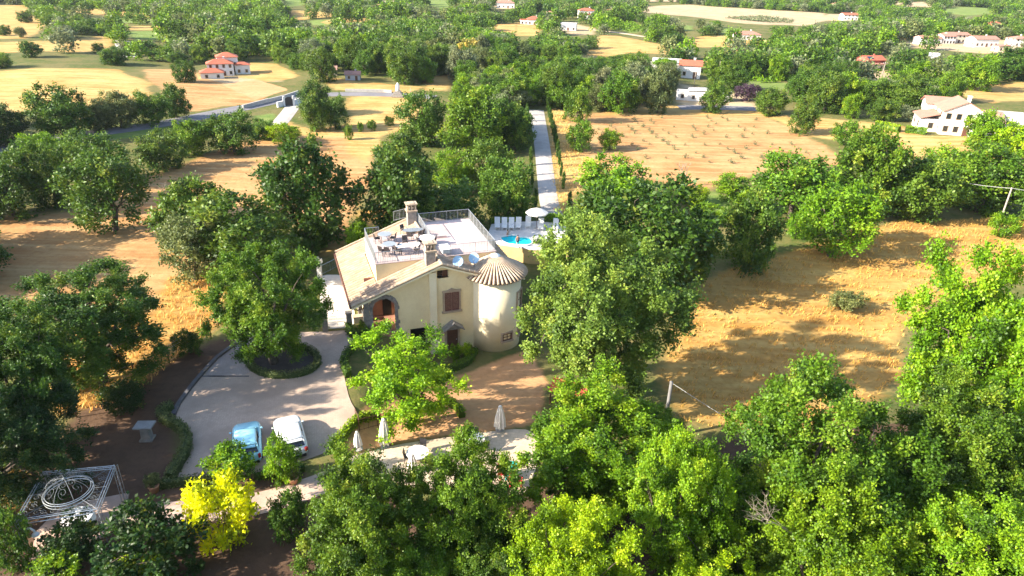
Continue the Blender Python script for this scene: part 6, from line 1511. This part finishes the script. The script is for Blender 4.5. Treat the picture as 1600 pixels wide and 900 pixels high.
for q in CN:
    d = np.array(q[:2]); L = np.hypot(*d); d /= L; n_ = np.array([-d[1], d[0]])
    mb.tube([(*(d * RR_), 2.6), (*(d * L * .97), 2.6)], .014, 4)
    for s_ in (-1, 1):
        for f, w_, r_ in ((.62, .28, .24), (.62, .75, .22), (.8, .2, .2), (.72, .5, .17)): spiral(mb, d * L * f + n_ * s_ * w_, r_, rnd.uniform(0, 6), 1.5, s_, flatz, .008)
    mid = (np.array(q[:2]) + np.array(CN[(CN.index(q) + 1) % 4][:2] if 0 else q[:2])) / 2
for i in range(4):
    m_ = (CN[i][:2] + CN[(i + 1) % 4][:2]) / 2; L = np.hypot(*m_); d = m_ / L; n_ = np.array([-d[1], d[0]])
    mb.tube([(*(d * RR_), 2.6), (*(d * L), 2.6)], .014, 4)
    for s_ in (-1, 1): spiral(mb, d * (RR_ + .22) + n_ * s_ * .24, .2, 0, 1.5, s_, flatz, .008); spiral(mb, d * (RR_ + .22) + n_ * s_ * .7, .17, 2, 1.5, -s_, flatz, .008)
mb.build('scrollwork', M['scroll'], pe)
t4 = table_proto('pergola_table', 'round table with a pale cloth under the wrought iron pergola', M['whitecloth'], 'round', .75, cloth=True); q = P(120, 806, zg + .8); t4.location = (q[0], q[1], zg)
q = G(50, 872); sw = tag(empty('garden_lamp', q), 'curved white swan neck garden lamp at the front corner of the pergola', 'lamp')
mb = MB(); mb.tube([(0, 0, 0), (0, 0, 1.4), (.05, 0, 1.75), (.2, .05, 2.0), (.42, .08, 2.02), (.55, .1, 1.85), (.56, .1, 1.7)], .05, 8); mb.build('stem', M['white'], sw, smooth=True)
mb = MB(); mb.lathe([(.06, .0), (.2, -.14), (.19, -.17), (.05, -.05)], (.56, .1, 1.72), 14); mb.build('lamp_shade', M['white'], sw, smooth=True); mb = MB(); mb.lathe([(.14, 0), (.14, .06), (.06, .1)], n=12); mb.build('base', M['concrete'], sw)

# ------------------------------------------------------------------ forecourt gate, pillars, statue, railings
gl_, gr_ = P(509, 517, 0), P(547, 514, 0); d = gr_ - gl_; L = np.hypot(*d[:2]); ga = math.atan2(d[1], d[0])
ge = tag(empty('iron_gate', (*((gl_ + gr_) / 2)[:2], .06), ga), 'pale wrought iron double gate between stone pillars at the forecourt', 'gate')
for s_ in (-1, 1):
    mb = MB(); mb.box((s_ * (L / 2), 0, .75), (.45, .45, 1.5)); mb.box((s_ * (L / 2), 0, 1.55), (.58, .58, .12)); mb.build('pillar', M['stone'], ge)
    mb = MB(); w_ = L / 2 - .3; x0 = s_ * .03
    for z_ in (.15, .75, 1.25): mb.tube([(x0, 0, z_), (x0 + s_ * w_, 0, z_)], .022, 5)
    for k in range(9): x = x0 + s_ * w_ * k / 8; mb.tube([(x, 0, .1), (x, 0, 1.25 + .3 * math.sin(math.pi * (k / 16 + (0 if s_ > 0 else 0))) * (1 - k / 8))], .014, 4)
    for k in range(4):
        c = np.array([x0 + s_ * w_ * (k + .5) / 4, 1.0]); pts = []
        for t_ in np.linspace(0, 1, 14): q = .13 * (1 - .8 * t_); pts.append((c[0] + q * math.cos(9 * t_), 0, c[1] + q * math.sin(9 * t_)))
        mb.tube(pts, .012, 4, False)
    mb.build('gate_leaf', M['white'], ge)
q = P(500, 432, 0); st_ = tag(empty('statue_pillar', (q[0], q[1], 0)), 'white bird statue on a tall white pillar at the forecourt corner', 'statue')
mb = MB(); mb.box((0, 0, .6), (.4, .4, 1.2)); mb.box((0, 0, 1.24), (.52, .52, .1)); mb.build('pillar', M['white'], st_)
mb = MB(); mb.lathe([(.12, 1.29), (.2, 1.45), (.22, 1.62), (.15, 1.82), (.08, 1.95), (.1, 2.03), (.07, 2.12), (.01, 2.16)], n=14); mb.tube([(0, 0, 2.05), (.12, -.1, 2.06), (.17, -.14, 2.0)], [.06, .04, .01], 6)
for s_ in (-1, 1): mb.add([(s_ * .16, .0, 1.85), (s_ * .34, .1, 1.95), (s_ * .38, .16, 1.5), (s_ * .2, .14, 1.35), (s_ * .16, .1, 1.85), (s_ * .32, .17, 1.95), (s_ * .36, .22, 1.5), (s_ * .2, .2, 1.35)], [(0, 1, 2, 3), (7, 6, 5, 4), (0, 4, 5, 1), (1, 5, 6, 2), (2, 6, 7, 3), (3, 7, 4, 0)])
mb.build('statue', M['white'], st_, smooth=False)
o = railing('ramp_railing', [tuple(P(502, 430, 0)), tuple(P(520, 421, 0)), tuple(P(539, 410, 0))], 1.0, 'paleiron', .16); tag(o, 'pale railing at the back of the white forecourt', 'railing')
o = railing('porch_railing', [tuple(HW(-.15, .6, .05)), tuple(HW(-.2, 2.6, .05))], .95, 'greyiron', .14); tag(o, 'grey railing between the two stone pillars of the porch', 'railing')
q = P(566, 503, 0); mb = MB(); mb.box((0, 0, .3), (1.5, .5, .6)); o = tag(mb.build('planter_wall', M['plaster_pale'], None, (q[0], q[1], 0), HA), 'low plastered planter wall between the gate and the porch', 'wall'); mb = MB(); mb.box((0, 0, .64), (1.6, .6, .08)); mb.build('coping', M['tile_pale'], o)

# ------------------------------------------------------------------ wire fence on the left
fp = [(36, 700), (120, 652), (213, 598), (266, 571), (303, 548), (330, 528), (365, 500)]; fw = [G(*q) for q in fp]
fe = tag(empty('wire_fence', fw[2]), 'thin wire fence with dark posts through the dry grass left of the driveway', 'fence')
tops = []
for q in fw:
    l = q - fw[2]; mb = MB(); mb.tube([l, l + [.0, 0, 1.75]], .045, 6); mb.build('post', M['wood'], fe); tops.append(l)
mb = MB()
for hgt_ in (.4, .9, 1.4, 1.7): mb.tube([q + [0, 0, hgt_] for q in tops], .006, 4)
mb.build('wires', M['wire'], fe)

# ------------------------------------------------------------------ utility poles and wires
def pole(px, py, ptop, label, m='concpole', r=.13, arm=True, zt=None, kind='utility_pole'):
    p = G(px, py); d0 = ray(*ptop); o_ = np.array([0, 0, H]); t_ = p[1] / d0[1]; h = float((o_ + d0 * t_)[2] - p[2])
    e = tag(empty(kind, p), label, 'utility pole'); mb = MB(); mb.tube([(0, 0, -.3), (0, 0, h)], [r, r * .7], 10); mb.build('shaft', M[m], e, smooth=True)
    if arm:
        mb = MB(); mb.box((0, 0, h - .35), (1.5, .1, .1), .3); mb.build('crossarm', M[m], e)
        for s_ in (-.65, 0, .65): mb = MB(); mb.lathe([(.03, 0), (.05, .05), (.03, .1), (.05, .15), (.02, .2)], (s_ * math.cos(.3), s_ * math.sin(.3), h - .3), 8); mb.build('insulator', M['white'], e)
    return p + [0, 0, h - .1]
def wire(a, c, label, sag=.5, r=.014, name='power_line'):
    pts = [a + (c - a) * t_ + np.array([0, 0, -4 * sag * t_ * (1 - t_)]) for t_ in np.linspace(0, 1, 16)]; mb = MB(); mb.tube([q - pts[0] for q in pts], r, 5); tag(mb.build(name, M['wire'], None, pts[0]), label, 'wire')
A1 = pole(1557, 361, (1582, 293), 'pale utility pole at the right edge above the golden field', 'woodpole', .13, False)
A2 = pole(1392, 318, (1402, 259), 'pale utility pole rising out of the oak belt', 'woodpole', .1, False)
wire(A1, A2, 'pale power wire strung between the two poles of the oak belt', .5, .028); wire(A1, A1 + np.array([25., -9, .6]), 'pale power wire leaving the picture at the right edge', .5, .028)
B1 = pole(1036, 684, (1048, 596), 'thick grey concrete pole behind the light green oak', 'concpole', .15, False)
wire(B1, B1 + np.array([9., -7.5, -2.2]), 'grey stay wire slanting down from the concrete pole into the oaks', .1, .008)
pole(1121, 128, (1128, 90), 'wooden pole with a crossarm right of the white house', 'woodpole', .16)
pole(1084, 136, (1086, 111), 'short thin pole by the pale roofed house', 'woodpole', .1, False); pole(811, 104, (811, 82), 'thin pole at the wood edge left of the hill', 'woodpole', .12, False)
pole(1377, 124, (1382, 97), 'wooden pole below the red house', 'woodpole', .14); pole(1296, 122, (1297, 105), 'small pale pole among the green hillside', 'woodpole', .12, False); pole(642, 152, (642, 137), 'small pole beside the roadside monument', 'woodpole', .08, False)

# roadside monument, white gate and walls by the side road
q = G(622, 151); e = tag(empty('monument', q), 'small white roadside monument on grey steps', 'monument')
mb = MB()
for k in range(3): mb.box((0, 0, .25 + k * .4), (2.6 - k * .6, 2.6 - k * .6, .4))
mb.build('steps', M['stone'], e); mb = MB(); mb.lathe([(.5, 1.2), (.42, 1.9), (.48, 2.3), (.3, 2.7), (.2, 2.95), (.02, 3.1)], n=12); mb.build('statue', M['white'], e, smooth=True)
def wall(pts, ht, m, label, wd=.35):
    W_ = [G(*q_) for q_ in pts]; mb = MB()
    for a, c in zip(W_, W_[1:]): d = c - a; mb.box(((a[0] + c[0]) / 2, (a[1] + c[1]) / 2, (a[2] + c[2]) / 2 + ht / 2 - .2), (np.hypot(*d[:2]) + .1, wd, ht + .4), math.atan2(d[1], d[0]))
    return tag(mb.build('garden_wall', M[m]), label, 'wall')
wall([(434, 168), (446, 165)], 1.1, 'whitewall', 'short white wall left of the arched dark gate'); wall([(458, 165), (476, 159)], 1.1, 'whitewall', 'longer white wall right of the arched dark gate')
wall([(380, 170), (420, 160), (446, 154), (466, 147)], .8, 'concrete', 'long grey wall between the reddish earth and the road'); wall([(540, 143), (600, 144), (612, 145)], .6, 'concrete', 'low pale wall along the far side of the road')
a, c = G(446, 166), G(458, 165.5); e = tag(empty('arched_gate', (a + c) / 2, math.atan2(c[1] - a[1], c[0] - a[0])), 'dark arched gate between two white walls at the side road', 'gate'); L = np.hypot(*(c - a)[:2])
mb = MB(); K = 12; arc = [(L / 2 * math.cos(t_), 1.2 + .7 * math.sin(t_)) for t_ in np.linspace(0, math.pi, K)]; pf = [(L / 2, 0)] + arc + [(-L / 2, 0)]; n = len(pf)
mb.add([(x, -.05, z) for x, z in pf] + [(x, .05, z) for x, z in pf], [tuple(range(n)), tuple(range(2 * n - 1, n - 1, -1))] + [(i, n + i, n + (i + 1) % n, (i + 1) % n) for i in range(n)]); mb.build('gate_panel', M['iron'], e)
for s_ in (-1, 1): mb = MB(); mb.box((s_ * (L / 2 + .2), 0, 1.0), (.4, .4, 2.1)); mb.build('gate_post', M['whitewall'], e)
# dead twigs standing out of two crowns
def dead_twigs(lbl, px, py, size, seed, back=0.0):
    e = next(o for o in SC.objects if o.get('label') == lbl); R_w = e.scale[0] * 5; tc_ = np.array(e.location) + [0, 0, e.scale[2] * 5.5]
    d = ray(px, py); o_ = np.array([0, 0, H]); p = o_ + d * (np.dot(tc_ - o_, d) - back); rnd = random.Random(seed); mb = MB()
    def br(a, d_, L, r, lv):
        b_ = a + d_ * L; mb.tube([a, (a + b_) / 2 + np.array([rnd.uniform(-1, 1), rnd.uniform(-1, 1), rnd.uniform(-1, 1)]) * L * .08, b_], [r, r * .75, r * .5], 5, False)
        if lv < 4:
            for k in range(3):
                nd = d_ + np.array([rnd.uniform(-.9, .9), rnd.uniform(-.9, .9), rnd.uniform(-.4, .6)]); br(a + (b_ - a) * rnd.uniform(.5, 1), nd / np.linalg.norm(nd), L * rnd.uniform(.5, .8), r * .6, lv + 1)
    q = tc_ + (p - tc_) * .55; dd = p - q; br(q, dd / np.linalg.norm(dd), np.linalg.norm(dd) + size * .2, .05 * size, 0)
    o = mb.build('dead_branches', PALEBARK, e); o.matrix_parent_inverse = Matrix.LocRotScale(e.location, e.rotation_euler, e.scale).inverted(); o['label'] = 'bare pale dead twigs'
dead_twigs('sunlit oak at the bottom edge with dry bare twigs on its left side', 1214, 818, .55, 3, 3.2)
dead_twigs('oak with a bare dead branch at its top left of the villa', 268, 305, 1.3, 8, 1.0)
# ------------------------------------------------------------------ the air
HAZE = .00007
zb_, zt_ = float(GZ.min()) - 1.0, max(float(GZ.max()) + 3, H + 6)
mb = MB(); mb.box((0, 1700, (zb_ + zt_) / 2), (6400, 4600, zt_ - zb_)); hz = mb.build('haze', None); hz['kind'] = 'stuff'; hz['label'] = 'thin bluish summer haze over the far hills'; hz['category'] = 'haze'
hm = bpy.data.materials.new('haze'); hm.use_nodes = True; t = hm.node_tree; t.nodes.remove(t.nodes['Principled BSDF'])
pv = t.nodes.new('ShaderNodeVolumePrincipled'); pv.inputs['Color'].default_value = (.80, .88, 1.0, 1); pv.inputs['Density'].default_value = HAZE; pv.inputs['Anisotropy'].default_value = .2
t.links.new(pv.outputs[0], t.nodes['Material Output'].inputs['Volume']); hz.data.materials.append(hm)
#@@END
